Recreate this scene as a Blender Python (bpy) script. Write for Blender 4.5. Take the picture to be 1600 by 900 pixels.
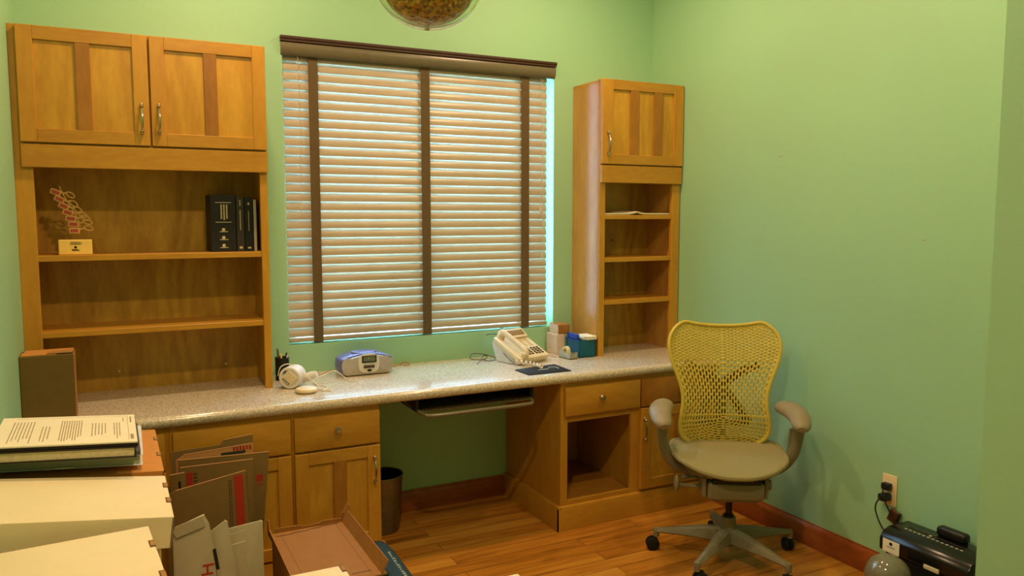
import bpy, bmesh, math, random
from mathutils import Vector, Matrix, Euler
for o in list(bpy.data.objects): bpy.data.objects.remove(o, do_unlink=True)
S = bpy.context.scene; COL = S.collection
rad = math.radians
# ------------------------------------------------------------------ camera, world, lights, exposure
cam = bpy.data.cameras.new('camera'); co = bpy.data.objects.new('camera', cam); COL.objects.link(co)
co.location = (.2764, -3.7216, 1.4989)
co.rotation_euler = (rad(90 - 5.2494), 0, rad(-26.9817))
cam.sensor_width = 36; cam.lens = 36 * 1233.5455 / 1600; cam.clip_start = .02
S.camera = co
S.view_settings.view_transform = 'Standard'; S.view_settings.look = 'None'
S.view_settings.gamma = 1; S.view_settings.use_curve_mapping = False
S.view_settings.exposure = 0.0
W_ = bpy.data.worlds.new('daylight'); S.world = W_; W_.use_nodes = True
bg = W_.node_tree.nodes['Background']
bg.inputs[0].default_value = (.40, .74, 1, 1); bg.inputs[1].default_value = 18
LAMPS = [(.75, -.75), (2.25, -.75), (.75, -2.55), (2.3, -1.95)]
LAMP_W = [17, 15, 28, 13]
CEIL = 3.0
LAMP_COL = (1, .65, .38)
XL, XR = -.026, 3.0665

# ------------------------------------------------------------------ material helpers
def lin(h):
    if isinstance(h, str):
        v = [int(h[i:i+2], 16) / 255 for i in (0, 2, 4)]
    else: v = [c / 255 for c in h]
    return [c / 12.92 if c <= .04045 else ((c + .055) / 1.055) ** 2.4 for c in v] + [1]
def new(name):
    m = bpy.data.materials.new(name); m.use_nodes = True
    return m, m.node_tree, m.node_tree.nodes['Principled BSDF']
def mat(name, col, rough=.5, metal=0, var=.06, scale=30, bump=0, bscale=200, coat=0, trans=0, ior=1.45, emit=None, es=0, sss=0):
    m, t, b = new(name)
    c = lin(col)
    n = t.nodes.new('ShaderNodeTexNoise'); n.inputs['Scale'].default_value = scale; n.inputs['Detail'].default_value = 4
    tc = t.nodes.new('ShaderNodeTexCoord'); t.links.new(tc.outputs['Object'], n.inputs['Vector'])
    r = t.nodes.new('ShaderNodeValToRGB')
    r.color_ramp.elements[0].position = .3; r.color_ramp.elements[1].position = .7
    r.color_ramp.elements[0].color = [x * (1 - var) for x in c[:3]] + [1]
    r.color_ramp.elements[1].color = [min(1, x * (1 + var)) for x in c[:3]] + [1]
    t.links.new(n.outputs['Fac'], r.inputs['Fac']); t.links.new(r.outputs['Color'], b.inputs['Base Color'])
    b.inputs['Roughness'].default_value = rough; b.inputs['Metallic'].default_value = metal
    b.inputs['Coat Weight'].default_value = coat; b.inputs['Transmission Weight'].default_value = trans
    b.inputs['IOR'].default_value = ior
    if sss: b.inputs['Subsurface Weight'].default_value = sss; b.inputs['Subsurface Radius'].default_value = (.02, .015, .005)
    if emit: b.inputs['Emission Color'].default_value = lin(emit); b.inputs['Emission Strength'].default_value = es
    if bump:
        n2 = t.nodes.new('ShaderNodeTexNoise'); n2.inputs['Scale'].default_value = bscale; n2.inputs['Detail'].default_value = 3
        t.links.new(tc.outputs['Object'], n2.inputs['Vector'])
        bp = t.nodes.new('ShaderNodeBump'); bp.inputs['Strength'].default_value = bump; bp.inputs['Distance'].default_value = .002
        t.links.new(n2.outputs['Fac'], bp.inputs['Height']); t.links.new(bp.outputs['Normal'], b.inputs['Normal'])
    return m
def wood(name, light, dark, axis='z', rough=.38, fig=1.0, seed=0, bump=.05):
    """grain runs along axis; broad plain-sawn figure plus fine streaks"""
    m, t, b = new(name); L = t.links.new; N = t.nodes.new
    tc = N('ShaderNodeTexCoord'); mp = N('ShaderNodeMapping')
    sc = [9, 9, 9]; sc['xyz'.index(axis)] = 2.2
    mp.inputs['Scale'].default_value = sc; mp.inputs['Location'].default_value = (seed * 3.1, seed * 1.7, seed * 2.3)
    L(tc.outputs['Object'], mp.inputs['Vector'])
    n1 = N('ShaderNodeTexNoise'); n1.inputs['Scale'].default_value = .28; n1.inputs['Detail'].default_value = 1.2; n1.inputs['Distortion'].default_value = .3
    L(mp.outputs['Vector'], n1.inputs['Vector'])
    mu = N('ShaderNodeMath'); mu.operation = 'MULTIPLY'; mu.inputs[1].default_value = 85 if fig > 1.2 else 60
    L(n1.outputs['Fac'], mu.inputs[0])
    sn = N('ShaderNodeMath'); sn.operation = 'SINE'; L(mu.outputs[0], sn.inputs[0])
    n2 = N('ShaderNodeTexNoise'); n2.inputs['Scale'].default_value = 7; n2.inputs['Detail'].default_value = 6; L(mp.outputs['Vector'], n2.inputs['Vector'])
    n3 = N('ShaderNodeTexNoise'); n3.inputs['Scale'].default_value = .8; n3.inputs['Detail'].default_value = 2; L(mp.outputs['Vector'], n3.inputs['Vector'])
    a = N('ShaderNodeMath'); a.operation = 'MULTIPLY_ADD'; a.inputs[1].default_value = .10 * fig; L(sn.outputs[0], a.inputs[0]); L(n2.outputs['Fac'], a.inputs[2])
    a2 = N('ShaderNodeMath'); a2.operation = 'ADD'; L(a.outputs[0], a2.inputs[0]); L(n3.outputs['Fac'], a2.inputs[1])
    a3 = N('ShaderNodeMath'); a3.operation = 'MULTIPLY'; a3.inputs[1].default_value = .5; L(a2.outputs[0], a3.inputs[0])
    r = N('ShaderNodeValToRGB'); r.color_ramp.elements[0].position = .3; r.color_ramp.elements[1].position = .68
    r.color_ramp.elements[0].color = lin(dark); r.color_ramp.elements[1].color = lin(light)
    L(a3.outputs[0], r.inputs['Fac']); L(r.outputs['Color'], b.inputs['Base Color'])
    b.inputs['Roughness'].default_value = rough
    bp = N('ShaderNodeBump'); bp.inputs['Strength'].default_value = bump; bp.inputs['Distance'].default_value = .001
    L(n2.outputs['Fac'], bp.inputs['Height']); L(bp.outputs['Normal'], b.inputs['Normal'])
    return m
M = {}
def wall_mat(name, col):
    m, t, b = new(name); L = t.links.new; N = t.nodes.new
    tc = N('ShaderNodeTexCoord')
    n = N('ShaderNodeTexNoise'); n.inputs['Scale'].default_value = 1.2; n.inputs['Detail'].default_value = 3; L(tc.outputs['Object'], n.inputs['Vector'])
    r = N('ShaderNodeValToRGB'); c = lin(col)
    r.color_ramp.elements[0].position = .3; r.color_ramp.elements[1].position = .7
    r.color_ramp.elements[0].color = [x * .96 for x in c[:3]] + [1]; r.color_ramp.elements[1].color = [x * 1.03 for x in c[:3]] + [1]
    L(n.outputs['Fac'], r.inputs['Fac']); L(r.outputs['Color'], b.inputs['Base Color'])
    b.inputs['Roughness'].default_value = .55
    n2 = N('ShaderNodeTexNoise'); n2.inputs['Scale'].default_value = 140; n2.inputs['Detail'].default_value = 2; L(tc.outputs['Object'], n2.inputs['Vector'])
    bp = N('ShaderNodeBump'); bp.inputs['Strength'].default_value = .12; bp.inputs['Distance'].default_value = .002
    L(n2.outputs['Fac'], bp.inputs['Height']); L(bp.outputs['Normal'], b.inputs['Normal'])
    return m
M['wall'] = wall_mat('green wall paint', (160, 209, 166))
M['ceiling'] = mat('ceiling paint', (225, 228, 214), .8)
def floor_mat():
    m, t, b = new('oak strip floor'); L = t.links.new; N = t.nodes.new
    tc = N('ShaderNodeTexCoord')
    br = N('ShaderNodeTexBrick'); br.offset = .37; br.inputs['Scale'].default_value = 1
    br.inputs['Brick Width'].default_value = .95; br.inputs['Row Height'].default_value = .083; br.inputs['Mortar Size'].default_value = .0012
    br.inputs['Color1'].default_value = (0, 0, 0, 1); br.inputs['Color2'].default_value = (1, 1, 1, 1); br.inputs['Mortar'].default_value = (.5, .5, .5, 1)
    L(tc.outputs['Object'], br.inputs['Vector'])
    mp = N('ShaderNodeMapping'); mp.inputs['Scale'].default_value = (1.6, 16, 1); L(tc.outputs['Object'], mp.inputs['Vector'])
    add = N('ShaderNodeVectorMath'); add.operation = 'MULTIPLY_ADD'; add.inputs[1].default_value = (7, 3, 5)
    L(br.outputs['Color'], add.inputs[0]); L(mp.outputs['Vector'], add.inputs[2])
    n = N('ShaderNodeTexNoise'); n.inputs['Scale'].default_value = 1.6; n.inputs['Detail'].default_value = 6; n.inputs['Distortion'].default_value = .6; L(add.outputs[0], n.inputs['Vector'])
    mx = N('ShaderNodeMath'); mx.operation = 'MULTIPLY_ADD'; mx.inputs[1].default_value = .35; L(br.outputs['Color'], mx.inputs[0]); L(n.outputs['Fac'], mx.inputs[2])
    r = N('ShaderNodeValToRGB'); e = r.color_ramp.elements
    e[0].position = .34; e[0].color = lin((128, 78, 20)); e[1].position = .95; e[1].color = lin((208, 148, 60))
    x = e.new(.6); x.color = lin((184, 118, 38))
    L(mx.outputs[0], r.inputs['Fac'])
    mm = N('ShaderNodeMixRGB'); mm.inputs[2].default_value = lin((70, 35, 12)); L(br.outputs['Fac'], mm.inputs[0]); L(r.outputs['Color'], mm.inputs[1])
    L(mm.outputs[0], b.inputs['Base Color']); b.inputs['Roughness'].default_value = .3
    return m
M['floor'] = floor_mat()
MA, MB_, DA, DB = (202, 150, 48), (186, 130, 38), (176, 120, 40), (150, 98, 30)
M['maple_v'] = wood('maple upright grain', MA, MB_, 'z')
M['maple_h'] = wood('maple level grain', MA, MB_, 'x', seed=1)
M['maple_d'] = wood('maple depth grain', MA, MB_, 'y', seed=2)
M['panel'] = wood('maple panel veneer', (208, 158, 52), (182, 130, 34), 'z', fig=1.5, seed=3)
M['mullion'] = wood('darker maple strip and shaded drawer', DA, DB, 'z', seed=4)
M['rail'] = wood('darker maple rail', (198, 148, 48), (174, 120, 34), 'x', seed=5)
M['ply'] = wood('plywood back veneer', (204, 160, 58), (164, 118, 34), 'z', fig=1.6, seed=6)
M['side'] = wood('satin tower side', (208, 156, 80), (186, 132, 62), 'z', rough=.24, seed=11)
M['inside'] = wood('cabinet interior', (176, 124, 44), (156, 104, 34), 'z', seed=7)
M['base_red'] = wood('stained baseboard', (170, 92, 40), (128, 60, 24), 'x', seed=8)
M['base_redy'] = wood('stained baseboard side', (170, 92, 40), (128, 60, 24), 'y', seed=9)
M['dark_dot'] = mat('dark brown timber', (70, 40, 16), .8)  # plain dark brown for the small dots on the tower back panel
def counter_mat():
    m, t, b = new('speckled laminate'); L = t.links.new; N = t.nodes.new
    tc = N('ShaderNodeTexCoord')
    n = N('ShaderNodeTexVoronoi'); n.inputs['Scale'].default_value = 260; L(tc.outputs['Object'], n.inputs['Vector'])
    n2 = N('ShaderNodeTexNoise'); n2.inputs['Scale'].default_value = 120; n2.inputs['Detail'].default_value = 3; L(tc.outputs['Object'], n2.inputs['Vector'])
    r = N('ShaderNodeValToRGB'); e = r.color_ramp.elements
    e[0].position = .36; e[0].color = lin((186, 171, 150)); e[1].position = .62; e[1].color = lin((216, 204, 186)); x = e.new(.47); x.color = lin((200, 186, 166))
    L(n2.outputs['Fac'], r.inputs['Fac'])
    r2 = N('ShaderNodeSeparateColor'); L(n.outputs['Color'], r2.inputs[0])
    gt = N('ShaderNodeMath'); gt.operation = 'GREATER_THAN'; gt.inputs[1].default_value = .9; L(r2.outputs[0], gt.inputs[0])
    mx = N('ShaderNodeMixRGB'); mx.inputs[2].default_value = lin((238, 228, 206)); L(gt.outputs[0], mx.inputs[0]); L(r.outputs['Color'], mx.inputs[1])
    L(mx.outputs[0], b.inputs['Base Color']); b.inputs['Roughness'].default_value = .16; b.inputs['Coat Weight'].default_value = .3
    return m
M['counter'] = counter_mat()
M['slat'] = mat('taupe blind slat', (184, 168, 144), .3, var=.04, scale=12)
M['valance'] = mat('taupe valance', (114, 106, 84), .3)
M['valance_d'] = mat('dark brown moulding', (74, 48, 34), .45)
M['tape'] = mat('brown woven tape', (102, 84, 54), .9, bump=.3, bscale=600)
M['cord'] = mat('pale cord', (205, 190, 165), .8)
M['white'] = mat('white vinyl', (232, 236, 238), .4)
M['chrome'] = mat('brushed nickel', (190, 180, 160), .25, 1)
M['steel'] = mat('brushed steel bin', (128, 124, 104), .36, .9, var=.12)
M['black'] = mat('black plastic', (22, 22, 23), .42)
M['blackgloss'] = mat('glossy black plastic', (16, 16, 17), .22)
M['rubber'] = mat('black rubber', (18, 18, 18), .8)
M['card'] = mat('brown cardboard', (170, 122, 68), .85, var=.05, bump=.1)
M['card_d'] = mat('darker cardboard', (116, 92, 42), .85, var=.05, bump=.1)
M['card_o'] = mat('orange cardboard', (204, 138, 62), .8, var=.05, bump=.1)
M['card_t'] = mat('tan cardboard', (156, 106, 44), .85, var=.05, bump=.1)
M['cardw'] = mat('white cardboard', (238, 222, 184), .8, var=.03, scale=8)
M['cardg'] = mat('white printed cardboard', (178, 170, 140), .8, var=.04)
M['slot'] = mat('open slot', (96, 66, 34), .9)
M['dark'] = mat('dark ink', (40, 30, 22), .9)
M['grey_ink'] = mat('grey ink', (164, 146, 116), .9)
M['red'] = mat('red print', (172, 50, 26), .8)
M['green_ink'] = mat('dark green print', (52, 66, 44), .8)
M['paper'] = mat('white paper', (242, 232, 206), .8, var=.02)
M['pages'] = mat('page edges', (206, 192, 156), .85, var=.1, scale=120)
M['folder'] = mat('pale green folder', (168, 172, 142), .7)
M['lilac'] = mat('pinkish paper', (222, 196, 170), .8)
M['chair_back'] = mat('olive yellow plastic', (206, 184, 76), .45, sss=.1)
M['chair_frame'] = mat('grey green plastic', (126, 118, 92), .5)
M['brace'] = mat('dark olive brace', (92, 82, 44), .55)
M['seat'] = mat('grey beige mesh cloth', (150, 140, 96), .9, var=.08, scale=300, bump=.4, bscale=700)
M['armpad'] = mat('taupe arm pad', (146, 132, 104), .45)
M['stem'] = mat('dark gas lift', (38, 28, 30), .35, .4)
M['radio_s'] = mat('silver plastic', (196, 184, 176), .35, .25)
M['radio_p'] = mat('violet plastic', (112, 106, 168), .3, .1)
M['ivory'] = mat('ivory plastic', (232, 212, 174), .4)
M['ivory_w'] = mat('off white plastic', (230, 222, 214), .4)
M['lcd'] = mat('grey display', (112, 120, 96), .25)
M['lcd_b'] = mat('brown display', (150, 110, 66), .25)
M['key'] = mat('dark keys', (84, 66, 50), .5)
M['keyw'] = mat('light keys', (214, 190, 150), .5)
M['teal'] = mat('teal card box', (14, 92, 118), .45)
M['blue'] = mat('blue label', (30, 70, 170), .5)
M['grey'] = mat('grey plastic', (170, 168, 150), .4)
M['tape_roll'] = mat('clear tape roll', (232, 214, 160), .35)
M['bag'] = mat('dark teal fabric', (14, 46, 46), .75, var=.12, bump=.3)
M['lime'] = mat('lime piping', (150, 170, 40), .6)
M['bookd'] = mat('black book cloth', (26, 27, 26), .6)
M['bookg'] = mat('charcoal book cover', (52, 48, 42), .6)
M['bookb'] = mat('blue black book cover', (20, 26, 26), .5)
M['gold'] = mat('pale foil print', (206, 196, 160), .4)
M['pad'] = mat('black mouse mat', (24, 24, 26), .85)
M['acrylic'] = mat('clear acrylic', (250, 250, 245), .05, trans=1, ior=1.3)
M['cream'] = mat('cream card', (246, 210, 110), .7)
M['bone'] = mat('bone outline', (214, 170, 104), .6)
M['disc'] = mat('red disc print', (176, 76, 56), .6)
M['socket'] = mat('almond faceplate', (238, 214, 170), .4)
M['brownplug'] = mat('brown adapter', (84, 46, 24), .5)
M['cable_g'] = mat('grey cable', (84, 82, 78), .6)
M['cable_w'] = mat('white cable', (232, 220, 196), .5)
M['cable_o'] = mat('orange brown cable', (176, 110, 60), .6)
M['globe'] = mat('smoky grey glass', (120, 116, 96), .12, coat=.5)
def glass_mat(name, col, rough=0, ior=1.45):
    m, t, b = new(name); b.inputs['Base Color'].default_value = lin(col); b.inputs['Roughness'].default_value = rough
    b.inputs['Transmission Weight'].default_value = 1; b.inputs['IOR'].default_value = ior
    return m
M['glass'] = glass_mat('window glass', (245, 252, 255), 0, 1.05)
M['shade'] = glass_mat('clear glass shade', (240, 250, 235), .02, 1.12)
def amber_mat():
    m, t, b = new('amber crackle glass'); L = t.links.new; N = t.nodes.new
    tc = N('ShaderNodeTexCoord'); v = N('ShaderNodeTexVoronoi'); v.inputs['Scale'].default_value = 75; L(tc.outputs['Object'], v.inputs['Vector'])
    r = N('ShaderNodeValToRGB'); e = r.color_ramp.elements
    e[0].color = lin((80, 32, 4)); e[1].color = lin((236, 160, 60)); e[1].position = .75
    L(v.outputs['Distance'], r.inputs['Fac']); L(r.outputs['Color'], b.inputs['Base Color'])
    b.inputs['Roughness'].default_value = .1; b.inputs['Metallic'].default_value = .55; b.inputs['Coat Weight'].default_value = .6
    bp = N('ShaderNodeBump'); bp.inputs['Strength'].default_value = 1; bp.inputs['Distance'].default_value = .012
    L(v.outputs['Distance'], bp.inputs['Height']); L(bp.outputs['Normal'], b.inputs['Normal'])
    return m
M['amber'] = amber_mat()
M['lamp'] = mat('lamp diffuser', (255, 240, 210), .5, emit=(255, 214, 160), es=6)

# ------------------------------------------------------------------ mesh helpers
def bmn(): return bmesh.new()
def merge(bm, t, mi=0, mtx=None):
    if mtx is not None: t.transform(mtx)
    for f in t.faces: f.material_index = mi
    me = bpy.data.meshes.new('t'); t.to_mesh(me); t.free(); bm.from_mesh(me); bpy.data.meshes.remove(me)
def box(bm, x0, x1, y0, y1, z0, z1, bev=.0015, mi=0, seg=1, mtx=None):
    t = bmesh.new()
    bmesh.ops.create_cube(t, size=1, matrix=Matrix.Translation(((x0+x1)/2, (y0+y1)/2, (z0+z1)/2)) @ Matrix.Diagonal((abs(x1-x0), abs(y1-y0), abs(z1-z0), 1)))
    b = min(bev, .45 * min(abs(x1-x0), abs(y1-y0), abs(z1-z0)))
    if bev > 0: bmesh.ops.bevel(t, geom=t.edges[:], offset=b, segments=seg, affect='EDGES', profile=.5)
    merge(bm, t, mi, mtx); return bm
def prism(bm, pts, axis, a, b, bev=0, mi=0, mtx=None, seg=2):
    """extrude a 2D outline along an axis between a and b; pts are the other two coordinates in xyz order"""
    t = bmesh.new()
    def P(p, h):
        return {'x': (h, p[0], p[1]), 'y': (p[0], h, p[1]), 'z': (p[0], p[1], h)}[axis]
    lo = [t.verts.new(P(p, a)) for p in pts]; hi = [t.verts.new(P(p, b)) for p in pts]
    n = len(pts); t.faces.new(lo[::-1]); t.faces.new(hi)
    for i in range(n): t.faces.new((lo[i], lo[(i+1) % n], hi[(i+1) % n], hi[i]))
    bmesh.ops.recalc_face_normals(t, faces=t.faces[:])
    if bev:
        es = [e for e in t.edges if len(e.link_faces) == 2 and e.calc_face_angle(0) > .6]
        bmesh.ops.bevel(t, geom=es, offset=bev, segments=seg, affect='EDGES', profile=.5)
    merge(bm, t, mi, mtx); return bm
def tube(bm, pts, r, n=8, closed=False, mi=0, mtx=None, sy=1):
    t = bmesh.new(); pts = [Vector(p) for p in pts]; k = len(pts)
    rr = r if isinstance(r, (list, tuple)) else [r] * k
    rings = []; up = None
    for i, p in enumerate(pts):
        if closed: d = pts[(i+1) % k] - pts[i-1]
        else: d = pts[min(i+1, k-1)] - pts[max(i-1, 0)]
        d.normalize()
        if up is None: up = Vector((0, 0, 1)) if abs(d.z) < .9 else Vector((1, 0, 0))
        s = d.cross(up).normalized(); up = s.cross(d).normalized()
        rings.append([t.verts.new(p + s * math.cos(2*math.pi*j/n) * rr[i] + up * math.sin(2*math.pi*j/n) * rr[i] * sy) for j in range(n)])
    for i in range(k if closed else k - 1):
        a, b = rings[i], rings[(i+1) % k]
        for j in range(n): t.faces.new((a[j], a[(j+1) % n], b[(j+1) % n], b[j]))
    if not closed: t.faces.new(rings[0][::-1]); t.faces.new(rings[-1])
    bmesh.ops.recalc_face_normals(t, faces=t.faces[:])
    merge(bm, t, mi, mtx); return bm
def smooth(pts, n=6, closed=False):
    P = [Vector(p) for p in pts]; out = []; k = len(P)
    for i in range(k if closed else k - 1):
        p0 = P[i-1] if (closed or i > 0) else P[i]; p1 = P[i]; p2 = P[(i+1) % k]
        p3 = P[(i+2) % k] if (closed or i + 2 < k) else p2
        for j in range(n):
            t = j / n
            out.append(.5 * ((2*p1) + (p2-p0)*t + (2*p0-5*p1+4*p2-p3)*t*t + (3*p1-p0-3*p2+p3)*t**3))
    if not closed: out.append(P[-1])
    return out
def lathe(bm, prof, c=(0, 0, 0), n=32, mi=0, mtx=None):
    t = bmesh.new(); rings = []
    for r, z in prof:
        if r < 1e-6: rings.append([t.verts.new((c[0], c[1], c[2] + z))])
        else: rings.append([t.verts.new((c[0] + r*math.cos(2*math.pi*j/n), c[1] + r*math.sin(2*math.pi*j/n), c[2] + z)) for j in range(n)])
    for a, b in zip(rings, rings[1:]):
        for j in range(n):
            q = [a[j % len(a)], a[(j+1) % len(a)], b[(j+1) % len(b)], b[j % len(b)]]
            u = []
            for v in q:
                if v not in u: u.append(v)
            if len(u) > 2: t.faces.new(u)
    bmesh.ops.recalc_face_normals(t, faces=t.faces[:])
    merge(bm, t, mi, mtx); return bm
def marks(bm, x0, x1, z0, z1, rows, y, mi, seed, along='x', fill=.75, h=.55):
    """rows of small printed dashes on a plane facing -y (x,z) """
    rnd = random.Random(seed); H = (z1 - z0) / rows
    for i in range(rows):
        z = z1 - (i + .5) * H; x = x0; end = x0 + (x1 - x0) * rnd.uniform(.7, 1)
        while x < end:
            w = rnd.uniform(.02, .09) * (x1 - x0); 
            box(bm, x, min(x + w * fill, x1), y - .0004, y, z - H*h/2, z + H*h/2, 0, mi); x += w
def obj(name, bm, m, parent=None, world=True):
    me = bpy.data.meshes.new(name)
    ms = m if isinstance(m, (list, tuple)) else [m]
    if parent is not None and world: bm.transform(Matrix.Translation(-Vector(origin(parent))))
    loc = (0, 0, 0)
    if parent is None:
        bm.verts.ensure_lookup_table(); xs = [v.co for v in bm.verts]
        loc = Vector(((min(v.x for v in xs)+max(v.x for v in xs))/2, (min(v.y for v in xs)+max(v.y for v in xs))/2, min(v.z for v in xs)))
        bm.transform(Matrix.Translation(-loc))
    for f in bm.faces: f.smooth = True
    bm.to_mesh(me); bm.free()
    for x in ms: me.materials.append(M[x] if isinstance(x, str) else x)
    try: me.set_sharp_from_angle(angle=rad(32))
    except Exception: pass
    o = bpy.data.objects.new(name, me); COL.objects.link(o); o.location = loc
    if parent is not None: o.parent = parent
    return o
def origin(o):
    v = Vector((0, 0, 0))
    while o: v += o.location; o = o.parent
    return v
def tag(o, label, cat, group=None):
    o['label'] = label; o['category'] = cat
    if group: o['group'] = group
    return o
def thing(name, label, cat, loc=(0, 0, 0), rz=0, group=None, ry=0):
    o = bpy.data.objects.new(name, None); COL.objects.link(o); o.location = loc; o.rotation_euler = (0, ry, rz)
    o.empty_display_size = .05
    return tag(o, label, cat, group)
def struct(name, bm, m):
    o = obj(name, bm, m); o['kind'] = 'structure'; return o
def rrect(x0, x1, y0, y1, r, n=5):
    out = []
    for cx, cy, a in ((x1-r, y1-r, 0), (x0+r, y1-r, 90), (x0+r, y0+r, 180), (x1-r, y0+r, 270)):
        for i in range(n+1):
            t = rad(a + 90*i/n); out.append((cx + r*math.cos(t), cy + r*math.sin(t)))
    return out

# ------------------------------------------------------------------ the room
WX0, WX1, WZ0, WZ1 = 1.004, 2.423, .8935, 2.307
YB = -5.2; T = .16
b = bmn(); box(b, XL - T, 5.2, YB - T, T, -.08, 0, 0); struct('floor', b, 'floor')
b = bmn(); box(b, XL - T, 5.2, YB - T, T, CEIL, CEIL + .1, 0); struct('ceiling', b, 'ceiling')
b = bmn(); box(b, XL - T, XL, YB, 0, 0, CEIL, 0); struct('wall_left', b, 'wall')
b = bmn()
box(b, XL - T, WX0, 0, T, 0, CEIL, 0); box(b, WX1, XR + T, 0, T, 0, CEIL, 0)
box(b, WX0, WX1, 0, T, 0, WZ0, 0); box(b, WX0, WX1, 0, T, WZ1, CEIL, 0)
bmesh.ops.remove_doubles(b, verts=b.verts[:], dist=1e-5); struct('wall_back', b, 'wall')
b = bmn(); box(b, XR, XR + T, -2.4, 0, 0, CEIL, 0)
for (y, z, r) in ((-.985, 1.77, .005), (-1.733, 1.403, .004), (-1.0, 1.775, .003)):
    prism(b, [(y + r*1.4*math.cos(k), z + r*math.sin(k)*.6) for k in (0, 1, 2, 3, 4, 5)], 'x', XR - .0006, XR, mi=1)
struct('wall_right', b, ['wall', 'grey_ink'])
b = bmn(); box(b, 2.42, XR + T, YB, -2.4, 0, CEIL, 0); struct('wall_front_right', b, 'wall')
b = bmn(); box(b, XL - T, 2.42, YB - T, YB, 0, CEIL, 0); struct('wall_front', b, 'wall')
def baseprof(h=.108, d=.016):
    return [(0, 0), (d, 0), (d, h*.75), (d*.8, h*.86), (d*.35, h*.94), (d*.3, h), (0, h)]
b = bmn(); prism(b, [(XR - p, z) for p, z in baseprof()], 'y', -2.4, -.58); struct('baseboard_right', b, 'base_redy')
b = bmn(); prism(b, [(-p, z) for p, z in baseprof()], 'x', 1.256, 2.116); struct('baseboard_back', b, 'base_red')
# window
w = bmn()
f = .045
box(w, WX0, WX1, .1, .15, WZ0, WZ0 + f, .003); box(w, WX0, WX1, .1, .15, WZ1 - f, WZ1, .003)
box(w, WX0, WX0 + f, .1, .15, WZ0, WZ1, .003); box(w, WX1 - f, WX1, .1, .15, WZ0, WZ1, .003)
box(w, (WX0+WX1)/2 - .02, (WX0+WX1)/2 + .02, .105, .145, WZ0, WZ1, .003)
win = struct('window_1', w, 'white')
g = bmn(); box(g, WX0 + f, WX1 - f, .124, .128, WZ0 + f, WZ1 - f, 0); obj('pane', g, 'glass', win)

# ceiling lights
for i, (x, y) in enumerate(LAMPS):
    t = thing('ceiling_light', ['recessed ceiling light above the left bookcase hutch', 'recessed ceiling light above the right end of the desk', 'recessed ceiling light near the left wall boxes', 'recessed ceiling light nearest the front partition'][i], 'ceiling light', (x, y, CEIL), group='recessed ceiling lights')
    b = bmn(); lathe(b, [(.075, 0), (.1, 0), (.1, -.004), (.078, -.012), (.075, -.004), (.075, 0)], (x, y, CEIL), 36); obj('trim_ring', b, 'white', t)
    b = bmn(); lathe(b, [(0, -.003), (.074, -.003), (.074, -.001), (0, -.001)], (x, y, CEIL), 36); obj('diffuser', b, 'lamp', t)
    l = bpy.data.lights.new('ceiling_lamp', 'AREA'); l.shape = 'DISK'; l.size = .15; l.energy = LAMP_W[i]; l.color = LAMP_COL
    lo = bpy.data.objects.new('ceiling_lamp', l); COL.objects.link(lo); lo.location = (0, 0, -.016); lo.parent = t

# ------------------------------------------------------------------ window blind
bl = thing('window_blind', 'taupe horizontal slat blind with brown cloth tapes, hanging closed in the window', 'window blind', (1.7, .0, .9))
b = bmn()
pr = [(.02, 2.305), (-.026, 2.305), (-.026, 2.295), (-.02, 2.29), (-.02, 2.282)]
prism(b, pr + [(.02, 2.282)], 'x', .996, 2.427, mi=1)
pv = [(-.004, 2.282), (-.013, 2.279), (-.018, 2.268), (-.017, 2.25), (-.012, 2.236), (-.006, 2.226), (0, 2.222), (.006, 2.224), (.006, 2.282)]
prism(b, pv, 'x', .998, 2.425, mi=0)
obj('valance', b, ['valance', 'valance_d'], bl)
b = bmn(); box(b, 1.008, 2.40, .012, .06, 2.255, 2.3, .002); obj('headrail', b, 'slat', bl)
SX0, SX1 = 1.01, 2.392; sy = .036
zs = []; z = 2.225
NS = 31
b = bmn()
for i in range(NS):
    z = 2.228 - i * (2.228 - .952) / (NS - 1); zs.append(z)
    a = rad(62.5); pts = []
    hw = .0262
    for k in range(7):
        s = -1 + 2*k/6; d = .0075 * (1 - s*s)
        pts.append((s*hw, d))
    prof = [(p, q) for p, q in pts] + [(p, q - .0026) for p, q in pts[::-1]]
    # room edge (s=-1, y negative) is low; crown faces the room and up
    P2 = [(sy + p*math.cos(a) - q*math.sin(a), z + p*math.sin(a) + q*math.cos(a)) for p, q in prof]
    prism(b, P2, 'x', SX0, SX1)
obj('slats', b, 'slat', bl)
b = bmn(); box(b, SX0, SX1, .012, .06, .903, .924, .004, seg=2); obj('bottom_rail', b, 'slat', bl)
for x0, x1 in ((1.123, 1.167), (1.673, 1.719), (2.233, 2.279)):
    b = bmn(); box(b, x0, x1, .0105, .0122, .9, 2.26, 0); box(b, x0, x1, .0105, .06, .9, .9018, 0); box(b, x0, x1, .0605, .062, .9, 2.26, 0)
    obj('ladder_tape', b, 'tape', bl)
for x, zz, n in ((1.075, 1.52, 1), (2.345, 1.51, 1), (2.357, 1.27, 1)):
    b = bmn(); tube(b, [(x, .004, 2.24), (x + .002, .004, 1.9), (x, .004, zz + .03)], .0013, 6); obj('pull_cord', b, 'cord', bl)
    b = bmn(); lathe(b, [(0, .034), (.003, .034), (.0045, .026), (.0075, .004), (.006, 0), (0, 0)], (x, .002, zz), 12); obj('tassel', b, 'cord', bl)

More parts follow.
